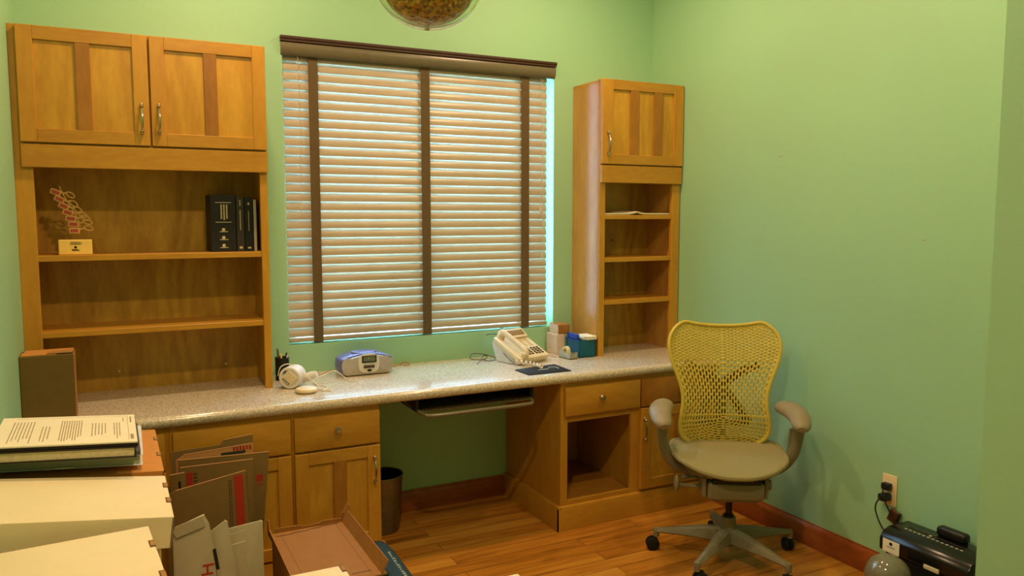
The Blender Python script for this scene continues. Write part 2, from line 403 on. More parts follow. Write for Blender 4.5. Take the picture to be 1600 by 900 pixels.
# ------------------------------------------------------------------ cabinetry
def pull(parent, x, y, z0, z1):
    """vertical bow pull standing off a front at depth y"""
    b = bmn(); zm = (z0+z1)/2; h = (z1-z0)/2
    pts = [(x, y - .022*math.cos(s*math.pi/2)**.6 - .003, zm + s*h*.86) for s in [k/8 for k in range(-8, 9)]]
    tube(b, pts, [.0036 + .0016*math.cos(k/8*math.pi/2) for k in range(-8, 9)], 8)
    for s in (-1, 1):
        lathe(b, [(0, 0), (.0075, 0), (.0065, .004), (.0045, .012), (.006, .016), (.0035, .021), (0, .022)], (0, 0, 0), 12, mtx=Matrix.Translation((x, y, zm + s*h*.86)) @ Matrix.Rotation(rad(90), 4, 'X'))
        t = bmesh.new(); bmesh.ops.create_uvsphere(t, u_segments=10, v_segments=8, radius=.0062); merge(b, t, 0, Matrix.Translation((x, y - .006, zm + s*h*.99)))
    return obj('handle', b, 'chrome', parent)
def knob(parent, x, y, z):
    b = bmn(); lathe(b, [(0, 0), (.008, 0), (.007, .004), (.0055, .012), (.012, .018), (.0145, .023), (.012, .028), (0, .03)], (0, 0, 0), 20, mtx=Matrix.Translation((x, y, z)) @ Matrix.Rotation(rad(90), 4, 'X'))
    return obj('knob', b, 'chrome', parent)
def door(parent, x0, x1, z0, z1, yf, handle=None, mull=(), stile=.052, top=.05, bot=.05, th=.019, ms=.05):
    """frame-and-panel door; mull = centres of the darker mullions"""
    d = bmn(); y1 = yf + th
    box(d, x0, x0 + stile, yf, y1, z0, z1, .002, 0); box(d, x1 - stile, x1, yf, y1, z0, z1, .002, 0)
    box(d, x0 + stile, x1 - stile, yf + .0004, y1, z1 - top, z1, .0015, 1); box(d, x0 + stile, x1 - stile, yf + .0004, y1, z0, z0 + bot, .0015, 1)
    o = obj('door', d, ['maple_v', 'rail'], parent)
    p = bmn(); box(p, x0 + stile - .004, x1 - stile + .004, yf + .009, y1 - .003, z0 + bot - .004, z1 - top + .004, 0); obj('panel', p, 'panel', o)
    for c in mull:
        p = bmn(); box(p, c - ms/2, c + ms/2, yf + .001, y1 - .004, z0 + bot, z1 - top, .001); obj('mullion', p, 'mullion', o)
    if handle: pull(o, handle[0], yf, handle[1], handle[2])
    return o
def drawer(parent, x0, x1, z0, z1, yf, kx=None, m='maple_h'):
    d = bmn(); box(d, x0, x1, yf, yf + .019, z0, z1, .004, seg=2); o = obj('drawer', d, m, parent)
    if kx is not None: knob(o, kx, yf, (z0+z1)/2 + .008)
    return o
CT, CB = .76, .715
DH, DD = -.2726, -.2905
# left hutch
hu = thing('hutch_cabinet', 'wide maple hutch with two upper doors and open shelves, left of the window', 'cabinet', (.43, -.14, CT))
b = bmn()
box(b, XL, -.008, -.26, -.002, CT, 2.19, 0, 0); box(b, .86, .878, -.27, -.002, CT, 2.19, .001, 0)
box(b, XL, .878, -.26, -.002, 2.172, 2.19, .001, 1); box(b, -.008, .86, -.25, -.012, 1.69, 1.708, 0, 1)
obj('body', b, ['maple_v', 'maple_h'], hu)
b = bmn(); box(b, -.008, .86, -.012, -.003, CT, 2.172, 0)
for x, z in ((.19, .84), (.62, .835)):
    lathe(b, [(0, 0), (.005, 0), (.004, .002), (0, .0025)], n=12, mi=1, mtx=Matrix.Translation((x + .1, -.012, z)) @ Matrix.Rotation(rad(90), 4, 'X'))
obj('back_panel', b, ['ply', 'white'], hu)
b = bmn(); box(b, XL, .0346, DH, -.25, CT, 2.195, .0015, 0); box(b, .8475, .878, DH, -.25, CT, 2.195, .0015, 0)
box(b, .0346, .8475, DH, -.25, 1.683, 1.775, .001, 1); box(b, .0346, .8475, DH, -.25, 2.16, 2.195, .001, 1); box(b, .42, .458, DH, -.25, 1.775, 2.16, .001, 0)
obj('face_frame', b, ['maple_v', 'maple_h'], hu)
b = bmn(); box(b, -.001, .879, DD, DH, 1.677, 1.7625, .002); obj('frieze_board', b, 'rail', hu)
for z1, yf in ((1.3466, -.262), (1.0547, -.262)):
    b = bmn(); box(b, -.008, .86, -.25, -.012, z1 - .02, z1, 0); box(b, .0, .8475, yf - .008, -.25, z1 - .022, z1, .0015); obj('shelf', b, 'maple_h', hu)
dl = door(hu, 0, .4356, 1.7696, 2.192, DD - .003, (.408, 1.817, 1.928), (.2135,), .054)
dr = door(hu, .4425, .878, 1.7696, 2.192, DD - .003, (.470, 1.82, 1.93), (.664,), .053)
# right tower
tw = thing('tower_cabinet', 'narrow tall maple shelf tower with one upper door, standing in the right corner', 'cabinet', (2.8, -.14, CT))
b = bmn()
box(b, 2.5412, 2.559, -.27, -.002, CT, 2.19, .001, 0); box(b, 3.035, 3.05, -.26, -.002, CT, 2.19, 0, 0)
box(b, 2.5412, 3.062, -.26, -.002, 2.172, 2.19, .001, 1); box(b, 2.559, 3.035, -.25, -.012, 1.69, 1.708, 0, 1)
obj('body', b, ['side', 'maple_h'], tw)
b = bmn(); box(b, 2.559, 3.035, -.012, -.003, CT, 2.172, 0)
for x, z in ((2.71, 1.43), (2.62, 1.38), (2.645, 1.38), (2.8, 1.36), (2.68, 1.44)):
    lathe(b, [(0, 0), (.0055, 0), (0, .001)], n=10, mi=1, mtx=Matrix.Translation((x, -.012, z)) @ Matrix.Rotation(rad(90), 4, 'X'))
obj('back_panel', b, ['ply', 'dark_dot'], tw)
b = bmn(); box(b, 2.5412, 2.5752, DH, -.25, CT, 2.195, .0015, 0); box(b, 3.0087, 3.06, DH, -.25, CT, 2.195, .0015, 0)
box(b, 2.5752, 3.0087, DH, -.25, 1.668, 1.775, .001, 1); box(b, 2.5752, 3.0087, DH, -.25, 2.16, 2.195, .001, 1)
obj('face_frame', b, ['maple_v', 'maple_h'], tw)
b = bmn(); box(b, 2.5415, 3.058, DD, DH, 1.668, 1.756, .002); obj('frieze_board', b, 'rail', tw)
for z1 in (1.501, 1.2767, 1.0524):
    b = bmn(); box(b, 2.559, 3.035, -.25, -.012, z1 - .02, z1, 0); box(b, 2.559, 3.0087, -.268, -.25, z1 - .022, z1, .0015); obj('shelf', b, 'maple_h', tw)
door(tw, 2.5415, 3.06, 1.7635, 2.192, DD - .003, (2.574, 1.81, 1.925), (2.742, 2.893), .065, ms=.056)

# base cabinets
DB_Y = -.577; FY = -.558
def base(name, label, x0, x1, parts, side=None):
    t = thing(name, label, 'cabinet', ((x0+x1)/2, -.29, 0))
    return t
def carcass(t, x0, x1, open_front=None):
    b = bmn()
    box(b, x0, x0 + .018, FY, -.004, 0, CB, .0008, 0); box(b, x1 - .018, x1, FY, -.004, 0, CB, .0008, 0)
    box(b, x0 + .018, x1 - .018, FY + .02, -.02, .115, .135, 0, 1); box(b, x0 + .018, x1 - .018, FY + .02, -.02, .545, .557, 0, 1)
    box(b, x0 + .018, x1 - .018, -.02, -.008, .115, CB, 0, 0)
    obj('body', b, ['maple_v', 'inside'], t)
    b = bmn(); y = FY - .019
    lret = 2.1 < x0 < 2.2; rret = 1.2 < x1 < 1.3
    prism(b, [(y, 0), (y - .016, 0), (y - .016, .108), (y - .012, .118), (y, .12)], 'x', x0 - (.016 if lret else 0), x1 + (.016 if rret else 0))
    if lret: prism(b, [(x0, 0), (x0 - .016, 0), (x0 - .016, .108), (x0 - .012, .118), (x0, .12)], 'y', y - .0157, -.004)
    if rret: prism(b, [(x1, 0), (x1 + .016, 0), (x1 + .016, .108), (x1 + .012, .118), (x1, .12)], 'y', y - .0157, -.004)
    obj('plinth', b, 'maple_h', t)
def faceframe(t, x0, x1, l, r, zlow, zmid0, zmid1, ztop):
    b = bmn()
    box(b, x0, l, FY - .019, FY, .1, CB, .001, 0); box(b, r, x1, FY - .019, FY, .1, CB, .001, 0)
    box(b, l, r, FY - .019, FY, .1, zlow, .001, 1); box(b, l, r, FY - .019, FY, zmid0, zmid1, .001, 1); box(b, l, r, FY - .019, FY, ztop, CB, .001, 1)
    obj('face_frame', b, ['maple_v', 'maple_h'], t)
YF = FY - .019 - .019
t = base('base_cabinet', 'maple base cabinet under the counter behind the stacked boxes, against the left wall', XL, .445, None)
carcass(t, XL, .443); faceframe(t, XL, .443, .03, .41, .14, .54, .565, .69); drawer(t, .0, .428, .556, .693, YF, .21); door(t, .0, .428, .13, .547, YF, (.39, .39, .5), (.21,))
t = base('base_cabinet', 'maple base cabinet behind the upright flattened cartons, middle one left of the kneehole', .445, .89, None)
carcass(t, .4435, .8915); faceframe(t, .4435, .8915, .475, .86, .14, .54, .565, .69); drawer(t, .455, .884, .556, .693, YF, .67); door(t, .455, .884, .13, .547, YF, (.485, .39, .5), (.67,))
t = base('base_cabinet', 'maple base cabinet with knob drawer and handled door, at the left edge of the kneehole', .892, 1.252, None)
carcass(t, .892, 1.252); faceframe(t, .892, 1.252, .925, 1.22, .14, .54, .565, .69); drawer(t, .8985, 1.25, .556, .693, YF, 1.069, 'rail'); door(t, .8985, 1.25, .13, .5465, YF, (1.224, .386, .498), (1.08,), .055, ms=.055)
t = base('base_cabinet', 'maple base cabinet with one drawer over an open cubby, at the right of the kneehole', 2.134, 2.6, None)
carcass(t, 2.134, 2.588); faceframe(t, 2.134, 2.588, 2.173, 2.537, .143, .523, .557, .69); drawer(t, 2.151, 2.58, .556, .693, YF, 2.345)
t = base('base_cabinet', 'maple base cabinet behind the office chair, in the right corner', 2.6, 3.06, None)
carcass(t, 2.5885, 3.062); faceframe(t, 2.5885, 3.062, 2.62, 3.03, .143, .54, .565, .69); drawer(t, 2.588, 3.055, .556, .693, YF, 2.82, 'mullion'); door(t, 2.588, 3.055, .135, .547, YF, (2.604, .386, .498), (2.82,), .055)  # drawer front takes the darker wood: its shadow is put into the colour
# worktop
b = bmn()
pr = [(-.001, CB), (-.585, CB)] + [(-.585 - .0225*math.sin(rad(a)) , CB + .0225 - .0225*math.cos(rad(a))) for a in range(15, 180, 15)] + [(-.585, CT), (-.001, CT)]
prism(b, pr, 'x', XL + .0005, XR - .0005)
tag(obj('worktop', b, 'counter'), 'long beige speckled desk worktop with rounded front edge along the back wall', 'worktop')

# keyboard tray
kt = thing('keyboard_tray', 'dark ribbed pull-out keyboard tray under the worktop in the kneehole', 'keyboard tray', (1.7, -.4, .6))
b = bmn(); box(b, 1.44, 1.985, -.57, -.2, .652, .658, .001)
for i in range(34):
    x = 1.452 + i*.0158; box(b, x, x + .006, -.566, -.21, .658, .664, .001)
obj('tray', b, 'brace', kt)
b = bmn(); tube(b, smooth([(1.425, -.42, .672), (1.43, -.53, .662), (1.448, -.585, .648), (1.49, -.605, .642), (1.7, -.607, .642), (1.93, -.605, .642), (1.975, -.59, .645), (1.988, -.55, .655)], 5), .009, 10); obj('front_rail', b, 'valance', kt)
for x in (1.428, 1.99):
    b = bmn(); box(b, x - .008, x + .008, -.56, -.18, .655, CB - .001, .002); obj('side_bracket', b, 'black', kt)

# ------------------------------------------------------------------ things on the shelves
def book(x0, x1, z1, dep, lean, m, label, pages=True, y=-.2, deco=None, rock=0):
    t = thing('book', label, 'book', (x1, y, 1.3468), 0, 'books on the hutch shelf')
    t.rotation_euler = (0, rad(lean), 0)
    w = x1 - x0; h = z1 - 1.3468; c = .0025
    b = bmn(); box(b, -w, -w + c, 0, dep, 0, h, .0008); box(b, -c, 0, 0, dep, 0, h, .0008); box(b, -w, 0, -.002, c, 0, h, .0015)
    if deco: deco(b, w, h)
    obj('cover', b, [m, 'gold'], t, False)
    b = bmn(); box(b, -w + c, -c, c, dep - .004, .003, h - .003, 0); obj('page_block', b, 'pages', t, False)
    return t
def spine_title(b, w, h, x0, x1, z0, z1, rows, seed):
    # vertical lines of tiny lettering: build rotated
    rnd = random.Random(seed)
    for i in range(rows):
        cx = -w * (x0 + (x1 - x0) * (i + .5) / rows); z = h * z1; end = h * (z0 + (z1-z0)*rnd.uniform(0, .15))
        ww = w * (x1 - x0) / rows * .55
        while z > end:
            l = rnd.uniform(.003, .007); box(b, cx - ww/2, cx + ww/2, -.0026, -.002, z - l*.75, z, 0, 1); z -= l
def deco_big(b, w, h):
    for z in (.86, .515): box(b, -w*.8, -w*.18, -.0026, -.002, h*z, h*z + .0025, 0, 1)
    spine_title(b, w, h, .3, .62, .55, .83, 3, 2)
    for z in (.36, .22, .08):
        lathe(b, [(0, 0), (.007, 0), (.007, .0006), (0, .0006)], n=14, mi=1, mtx=Matrix.Translation((-w*.5, -.002, h*(z + .03))) @ Matrix.Rotation(rad(90), 4, 'X'))
        box(b, -w*.65, -w*.33, -.0026, -.002, h*z - .003, h*z, 0, 1)
def deco_mid(b, w, h):
    spine_title(b, w, h, .4, .62, .36, .75, 1, 5); spine_title(b, w, h, .4, .62, .82, .93, 1, 6); box(b, -w*.7, -w*.3, -.0026, -.002, h*.05, h*.09, 0, 1)
def deco_thin(b, w, h):
    spine_title(b, w, h, .45, .58, .38, .74, 1, 8); box(b, -w*.7, -w*.3, -.0026, -.002, h*.05, h*.08, 0, 1); box(b, -w*.6, -w*.4, -.0026, -.002, h*.86, h*.9, 0, 1)
book(.655, .757, 1.585, .165, 0, 'bookd', 'thickest black book with pale spine title, leftmost on the hutch shelf', deco=deco_big)
book(.7595, .7905, 1.579, .16, 0, 'bookg', 'charcoal book right beside the thickest black book', deco=deco_mid)
book(.7925, .826, 1.576, .16, 0, 'bookb', 'slim blue-black book between the charcoal and the grey books', deco=deco_thin)
book(.829, .841, 1.566, .15, 0, 'grey', 'thin pale grey book at the right end of the row')
sp = thing('spine_model', 'clear acrylic spine model with red vertebra discs on a cream card base', 'anatomical model', (.158, -.2, 1.3468))
b = bmn(); box(b, .1, .215, -.222, -.178, 1.3468, 1.405, .002)
box(b, .104, .211, -.2228, -.222, 1.349, 1.402, 0, 1); marks(b, .14, .185, 1.385, 1.397, 3, -.2228, 2, 3)
lathe(b, [(0, 0), (.005, 0), (.005, .0006), (0, .0006)], n=14, mi=2, mtx=Matrix.Translation((.158, -.2228, 1.376)) @ Matrix.Rotation(rad(90), 4, 'X')); marks(b, .145, .172, 1.362, 1.369, 2, -.2228, 2, 4, fill=.95, h=.8)
obj('base', b, ['cream', 'cream', 'dark'], sp)
b = bmn()
for dx in (-.006, .002, .010): tube(b, [(.155 + dx, -.2, 1.402), (.155 + dx, -.2, 1.432)], .0016, 6)
obj('acrylic_post', b, 'acrylic', sp)
# vertebrae follow the pixel curve of the photo, bottom to top (x, z, tilt)
VERT = [(.156, 1.440, 0), (.154, 1.465, -2), (.146, 1.487, -8), (.137, 1.510, -20), (.124, 1.535, -28), (.111, 1.561, -30), (.099, 1.588, -22)]
for i, (x, z, a) in enumerate(VERT):
    mt = Matrix.Translation((x, -.2, z)) @ Matrix.Rotation(rad(-a), 4, 'Y') @ Matrix.Scale(1.18, 4)
    b = bmn()
    box(b, -.016, .016, -.006, .006, -.0095, .0095, .003, 0, 2, mt); box(b, -.012, .012, -.0066, .0066, -.006, .006, .001, 1, 1, mt)
    tube(b, smooth([(.014, 0, .004), (.024, 0, .006), (.03, 0, .012)], 4), .0028, 6, mi=0, mtx=mt)
    lp = [(.042 + .013*math.cos(k*math.pi/6), 0, .008 + .0075*math.sin(k*math.pi/6) - .002*math.cos(k*math.pi/6)) for k in range(12)]
    tube(b, lp, .0022, 6, True, 0, mt)
    obj('vertebra', b, ['bone', 'disc'], sp)
b = bmn(); tube(b, smooth([(x + .02, -.2, z + .004) for x, z, a in VERT] + [(.112, -.2, 1.612)], 4), .0022, 6); obj('cord', b, 'bone', sp)
def sheet(name, label, cat, pts, z, th, m, group=None, curl=0):
    b = bmn(); prism(b, pts, 'z', z, z + th, bev=0)
    return tag(obj(name, b, m), label, cat, group)
for i, (x0, x1, lab) in enumerate(((2.582, 2.785, 'left pile of loose papers on the top open shelf of the tower'), (2.79, 3.0, 'right pile of loose papers on the top open shelf of the tower'))):
    b = bmn()
    for k in range(4):
        o_ = .004 * math.sin(k*2.1 + i); 
        pts = [(x0 + o_ + (x1-x0)*s/8, 1.5015 + .0025*k + (.010*max(0, (s-5)/3)**2 if i == 0 else .009*max(0, (2-s)/2)**2) ) for s in range(9)]
        prism(b, pts + [(p[0], p[1] + .0022) for p in pts[::-1]], 'y', -.26 + o_, -.05, mi=0)
    tag(obj('paper_pile', b, 'paper'), lab, 'papers', 'paper piles on the tower shelf')

# ------------------------------------------------------------------ things on the worktop
cb = thing('cardboard_box', 'tall brown cardboard carton standing on the left end of the worktop against the wall', 'box', (.06, -.42, CT))
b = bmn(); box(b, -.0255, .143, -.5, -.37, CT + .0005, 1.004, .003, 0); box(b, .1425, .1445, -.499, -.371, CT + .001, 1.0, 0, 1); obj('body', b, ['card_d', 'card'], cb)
b = bmn(); box(b, -.02, .09, -.498, -.436, 1.0035, 1.007, .001, 0, mtx=None); box(b, -.015, .141, -.433, -.372, 1.0035, 1.0065, .001); obj('top_flap', b, 'card_o', cb)
b = bmn(); prism(b, [(.06, -.498), (.141, -.498), (.141, -.44), (.075, -.45)], 'z', 1.0075, 1.0105); obj('top_flap', b, 'card', cb)

pc = thing('pencil_cup', 'dark mesh pencil cup holding pens, beside the hutch', 'pencil cup', (.947, -.12, CT))
b = bmn(); lathe(b, [(0, .0005), (.03, .0005), (.031, .1), (.032, .1), (.032, .103), (.0285, .103), (.0275, .003), (0, .003)], (.947, -.12, CT), 28); obj('cup', b, 'black', pc)
for i, (dx, dy, ex, ey, h, m, lab) in enumerate(((-.015, .008, -.018, .012, .142, 'cable_g', 'slim grey pencil standing tallest in the cup'), (-.005, -.012, -.008, -.018, .125, 'cream', 'cream pen standing in the front of the cup'), (.01, .005, .022, .01, .122, 'black', 'black pen with bent clip leaning right in the cup'), (.012, -.01, .02, -.02, .115, 'ivory_w', 'white pen leaning right in the cup'))):
    t = thing('pen', lab, 'pen', (.947 + dx, -.12 + dy, CT + .004), group='pens in the cup')
    p0 = Vector((.947 + dx*.6, -.12 + dy*.6, CT + .006)); p1 = Vector((.947 + ex, -.12 + ey, CT + h))
    b = bmn(); d = p1 - p0; tube(b, [p0, p0 + d*.05, p0 + d*.92, p1], [.001, .0034, .0034, .002], 8); obj('barrel', b, m, t)
    b = bmn(); tube(b, [p0 + d*.75 + Vector((.004, -.003, 0)), p1 + Vector((.004, -.003, -.004)), p1 + Vector((0, 0, -.002))], .0009, 5); obj('clip', b, m, t)

# white cylinder device lying on its side
dv = thing('white_appliance', 'white round plastic appliance lying on its side with its battery base toward the room', 'appliance', (.935, -.335, CT), rad(-32))
R_ = .047
rx = Matrix.Translation((0, 0, R_ + .001)) @ Matrix.Rotation(rad(-90), 4, 'X')   # local z -> +y
b = bmn(); lathe(b, [(0, .004), (.034, .004), (.036, 0), (.044, 0), (R_, .004), (R_, .06), (.044, .085), (.034, .1), (.02, .104), (0, .104)], n=36, mtx=rx); obj('housing', b, 'ivory_w', dv, False)
b = bmn(); mt = rx @ Matrix.Rotation(rad(45), 4, 'Z')
box(b, -.026, .026, -.026, .026, -.001, .004, .001, 0, mtx=mt); box(b, -.021, .021, -.021, .021, -.0016, 0, .001, 1, mtx=mt)
for k in range(4): box(b, -.018 + k*.01, -.013 + k*.01, .016, .024, -.003, 0, 0, 2, mtx=mt)
box(b, -.036, -.028, -.012, .004, -.002, .004, .001, 2, mtx=mt)
obj('battery_cover', b, ['ivory_w', 'ivory', 'cable_g'], dv, False)
b = bmn(); lathe(b, [(0, 0), (.018, 0), (.019, .05), (.014, .07), (0, .072)], n=24, mtx=Matrix.Translation((.03, .07, .03)) @ Matrix.Rotation(rad(70), 4, 'Y')); obj('nozzle', b, 'ivory_w', dv, False)
pk = thing('white_puck', 'flat round white puck lying on the worktop in front of the white appliance', 'puck', (.985, -.43, CT))
b = bmn(); lathe(b, [(0, .0005), (.036, .0005), (.044, .006), (.0455, .011), (.043, .018), (.034, .0225), (0, .024)], (.985, -.43, CT), 40); obj('shell', b, 'ivory', pk)
b = bmn(); lathe(b, [(.0452, .008), (.0462, .009), (.0462, .0105), (.0452, .0115)], (.985, -.43, CT), 40); obj('seam', b, 'keyw', pk)
def cable(name, label, pts, r, m, n=6):
    b = bmn(); tube(b, smooth(pts, n), r, 6); return tag(obj(name, b, m), label, 'cable')
z0 = CT + .003
cable('white_cable', 'white cable looping over the appliance and trailing across the worktop', [(.9, -.27, CT + .05), (.91, -.285, CT + .09), (.945, -.29, CT + .1), (.985, -.32, CT + .072), (1.03, -.36, CT + .03), (1.06, -.40, z0), (1.085, -.44, z0), (1.075, -.455, z0), (1.05, -.43, z0), (1.045, -.38, z0 + .004)], .0022, 'cable_w')
cable('white_cable', 'white cable running from the puck up to the left side of the radio', [(1.03, -.43, CT + .01), (1.06, -.43, z0), (1.085, -.37, z0), (1.05, -.28, z0), (1.07, -.22, CT + .012), (1.12, -.19, CT + .02), (1.165, -.17, CT + .03), (1.19, -.21, CT + .018), (1.205, -.25, z0), (1.212, -.262, z0)], .002, 'cable_w')
cable('grey_cable', 'thin pale grey cable lying between the appliance and the radio', [(1.045, -.27, z0), (1.1, -.29, z0), (1.15, -.27, z0), (1.2, -.3, z0), (1.215, -.33, z0)], .0013, 'cord')
cable('brown_cable', 'brown cable lying along the wall left of the radio', [(.985, -.12, z0), (1.0, -.09, CT + .015), (1.04, -.11, z0), (1.09, -.14, z0), (1.14, -.10, z0 + .004), (1.19, -.05, CT + .012)], .002, 'cable_o')
cable('orange_cable', 'orange brown cable on the worktop right of the radio', [(1.44, -.05, z0), (1.49, -.06, z0), (1.53, -.035, z0 + .006), (1.55, -.06, z0), (1.58, -.04, z0), (1.55, -.025, z0 + .01), (1.53, -.045, z0)], .002, 'cable_o')

# radio
ra = thing('cd_radio', 'violet and silver rounded clock radio on the worktop under the window', 'radio', (1.318, -.11, CT))
X0, X1 = 1.196, 1.447; xc = (X0+X1)/2
def radio_outline(s=1.0, dz=0):
    hw = (X1-X0)/2*s; out = []
    top = lambda u: .078 + .024*(1 - u*u); 
    out.append((xc - hw*.86, .004)); out.append((xc - hw*.97, .016)); out.append((xc - hw, .04)); out.append((xc - hw*.985, .07))
    for k in range(-9, 10): out.append((xc + hw*.95*k/9, top(k/9) + dz))
    out += [(xc + hw*.985, .07), (xc + hw, .04), (xc + hw*.97, .016), (xc + hw*.86, .004)]
    return [(x, CT + z) for x, z in out]
b = bmn(); prism(b, radio_outline(), 'y', -.185, -.075, bev=.006); obj('case', b, 'radio_p', ra)
b = bmn(); prism(b, radio_outline(.965, -.007), 'y', -.196, -.184, bev=.005); obj('front_panel', b, 'radio_s', ra)
def disc(b, x, z, rx_, rz_, y0, y1, mi=0, n=28, p=2):
    prism(b, [(x + rx_*math.copysign(abs(math.cos(2*math.pi*k/n))**(2/p), math.cos(2*math.pi*k/n)), z + rz_*math.copysign(abs(math.sin(2*math.pi*k/n))**(2/p), math.sin(2*math.pi*k/n))) for k in range(n)], 'y', y0, y1, mi=mi)
for sx in (-1, 1):
    b = bmn(); disc(b, xc + sx*.088 - .005, CT + .052, .03, .034, -.198, -.195, 0); obj('speaker_grille', b, 'radio_s', ra)
b = bmn(); disc(b, xc + .004, CT + .057, .05, .044, -.2, -.195, 0, 36, 3); obj('control_panel', b, 'ivory_w', ra)
b = bmn(); box(b, xc - .03, xc + .04, -.202, -.2, CT + .06, CT + .092, .002, 0); box(b, xc - .024, xc + .034, -.2026, -.2019, CT + .066, CT + .088, .0005, 1)
box(b, xc + .0, xc + .003, -.203, -.2024, CT + .079, CT + .082, 0, 2); obj('display', b, ['black', 'lcd', 'white'], ra)
b = bmn(); box(b, xc - .022, xc + .03, -.203, -.2, CT + .034, CT + .048, .002); obj('button_bar', b, 'key', ra)
for k in range(4):
    b = bmn(); disc(b, xc - .014 + k*.013, CT + .056, .004, .0022, -.2025, -.2, 0, 12); obj('button', b, 'radio_s', ra)
b = bmn(); disc(b, xc + .006, CT + .023, .011, .006, -.2, -.195, 0, 20); disc(b, xc + .006, CT + .023, .004, .003, -.2006, -.2, 1, 12); obj('power_button', b, ['ivory_w', 'dark'], ra)
b = bmn(); prism(b, [(xc + .06*math.cos(a*math.pi/16), -.13 + .045*math.sin(a*math.pi/16)) for a in range(32)], 'z', CT + .09, CT + .1045, bev=.003); obj('disc_lid', b, 'radio_p', ra)

# desk phone
ph = thing('desk_phone', 'ivory desk telephone with display and corded handset on the worktop right of the window', 'telephone', (2.118, -.19, CT), rad(17))
# local: x right, y back; sloped top from front (y=-.1,z=.02) to back (y=.1,z=.115)
sl = math.atan2(.092, .2)
Sm = Matrix.Translation((0, -.105, .022)) @ Matrix.Rotation(sl, 4, 'X')   # slope frame, y runs up the slope, z out of it
b = bmn(); prism(b, [(-.09, .0005), (-.095, .02), (.085, .1), (.1, .1), (.1, .085), (.07, .0005)], 'x', -.098, .098, bev=.004); obj('stand', b, 'ivory_w', ph, False)
b = bmn(); prism(b, rrect(-.105, .105, 0, .215, .014), 'z', -.012, .014, bev=.004, mtx=Sm); obj('body', b, 'ivory', ph, False)
b = bmn(); prism(b, rrect(-.03, .095, .168, .232, .006), 'z', .013, .026, bev=.003, mtx=Sm @ Matrix.Rotation(rad(12), 4, 'X') @ Matrix.Translation((0, 0, -.034))); prism(b, rrect(-.02, .085, .182, .218, .003), 'z', .026, .0275, mi=1, mtx=Sm @ Matrix.Rotation(rad(12), 4, 'X') @ Matrix.Translation((0, 0, -.034))); obj('display', b, ['ivory', 'lcd_b'], ph, False)
b = bmn()
for r in range(4):
    for c in range(5):
        x = -.012 + c*.0215 + (.006 if c > 1 else 0) ; y = .028 + r*.0155
        prism(b, rrect(x - .0068, x + .0068, y - .0045, y + .0045, .002, 2), 'z', .0138, .018, mtx=Sm)
obj('keypad', b, 'key', ph, False)
b = bmn()
for r in range(5):
    for c in range(3):
        x = -.006 + c*.036; y = .1 + r*.0135
        prism(b, rrect(x - .011, x + .011, y - .0035, y + .0035, .0015, 2), 'z', .0138, .0165, mtx=Sm)
obj('function_keys', b, 'keyw', ph, False)
b = bmn()
hp = smooth([(-.068, .008, .03), (-.068, .02, .048), (-.069, .06, .053), (-.07, .11, .054), (-.07, .16, .053), (-.069, .195, .047), (-.068, .208, .03)], 5)
n_ = len(hp); tube(b, hp, [(.0185 if (i < n_*.24 or i > n_*.76) else .0145) for i in range(n_)], 12, mtx=Sm, sy=.75)
for y in (.012, .2): lathe(b, [(0, 0), (.019, 0), (.0215, .01), (.019, .026), (.012, .032), (0, .033)], n=20, mtx=Sm @ Matrix.Translation((-.068, y, .014)))
obj('handset', b, 'ivory', ph, False)
b = bmn()
Ri = Matrix.Rotation(rad(-17), 4, 'Z') @ Matrix.Translation((-2.118, .19, -CT))
C0 = Ri @ Vector((2.035, -.305, .782)); C1 = Ri @ Vector((2.10, -.455, .7755)); pts = []
for k in range(150):
    s = k/149; c = C0.lerp(C1, s) + Vector((.02*math.sin(s*3.1), 0, 0))
    a = s*2*math.pi*7; pts.append(c + Vector((math.cos(a)*.0075, math.cos(a)*.003, math.sin(a)*.0075)))
tube(b, pts, .0042, 6); obj('coiled_cord', b, 'ivory_w', ph, False)
cable('black_cable', 'stiff dark cable rising behind the telephone and over its left side', [(2.03, -.3, CT + .012), (2.02, -.2, CT + .05), (2.02, -.13, CT + .1), (2.045, -.09, CT + .135), (2.075, -.07, CT + .16), (2.085, -.06, CT + .125), (2.07, -.05, CT + .08)], .0022, 'cable_g')
cable('black_cable', 'tangled dark cable lying on the worktop left of the telephone', [(1.88, -.19, z0), (1.93, -.13, CT + .012), (1.97, -.07, CT + .02), (2.0, -.05, CT + .01), (1.96, -.09, z0), (1.9, -.07, CT + .008), (1.92, -.05, CT + .03), (1.99, -.06, CT + .02), (2.03, -.1, z0), (1.97, -.14, z0), (1.94, -.11, z0 + .006)], .002, 'cable_g')
cable('black_cable', 'short dark cable end sticking out level behind the telephone', [(1.99, -.06, CT + .125), (2.03, -.055, CT + .125), (2.08, -.05, CT + .115), (2.09, -.04, CT + .08), (2.08, -.03, CT + .02)], .002, 'cable_g')
cable('pink_cable', 'pale cable lying on the worktop between telephone and tape dispenser', [(2.25, -.08, z0), (2.29, -.1, CT + .01), (2.315, -.15, z0), (2.33, -.19, z0), (2.345, -.17, z0), (2.345, -.12, z0), (2.32, -.08, z0)], .0022, 'lilac')
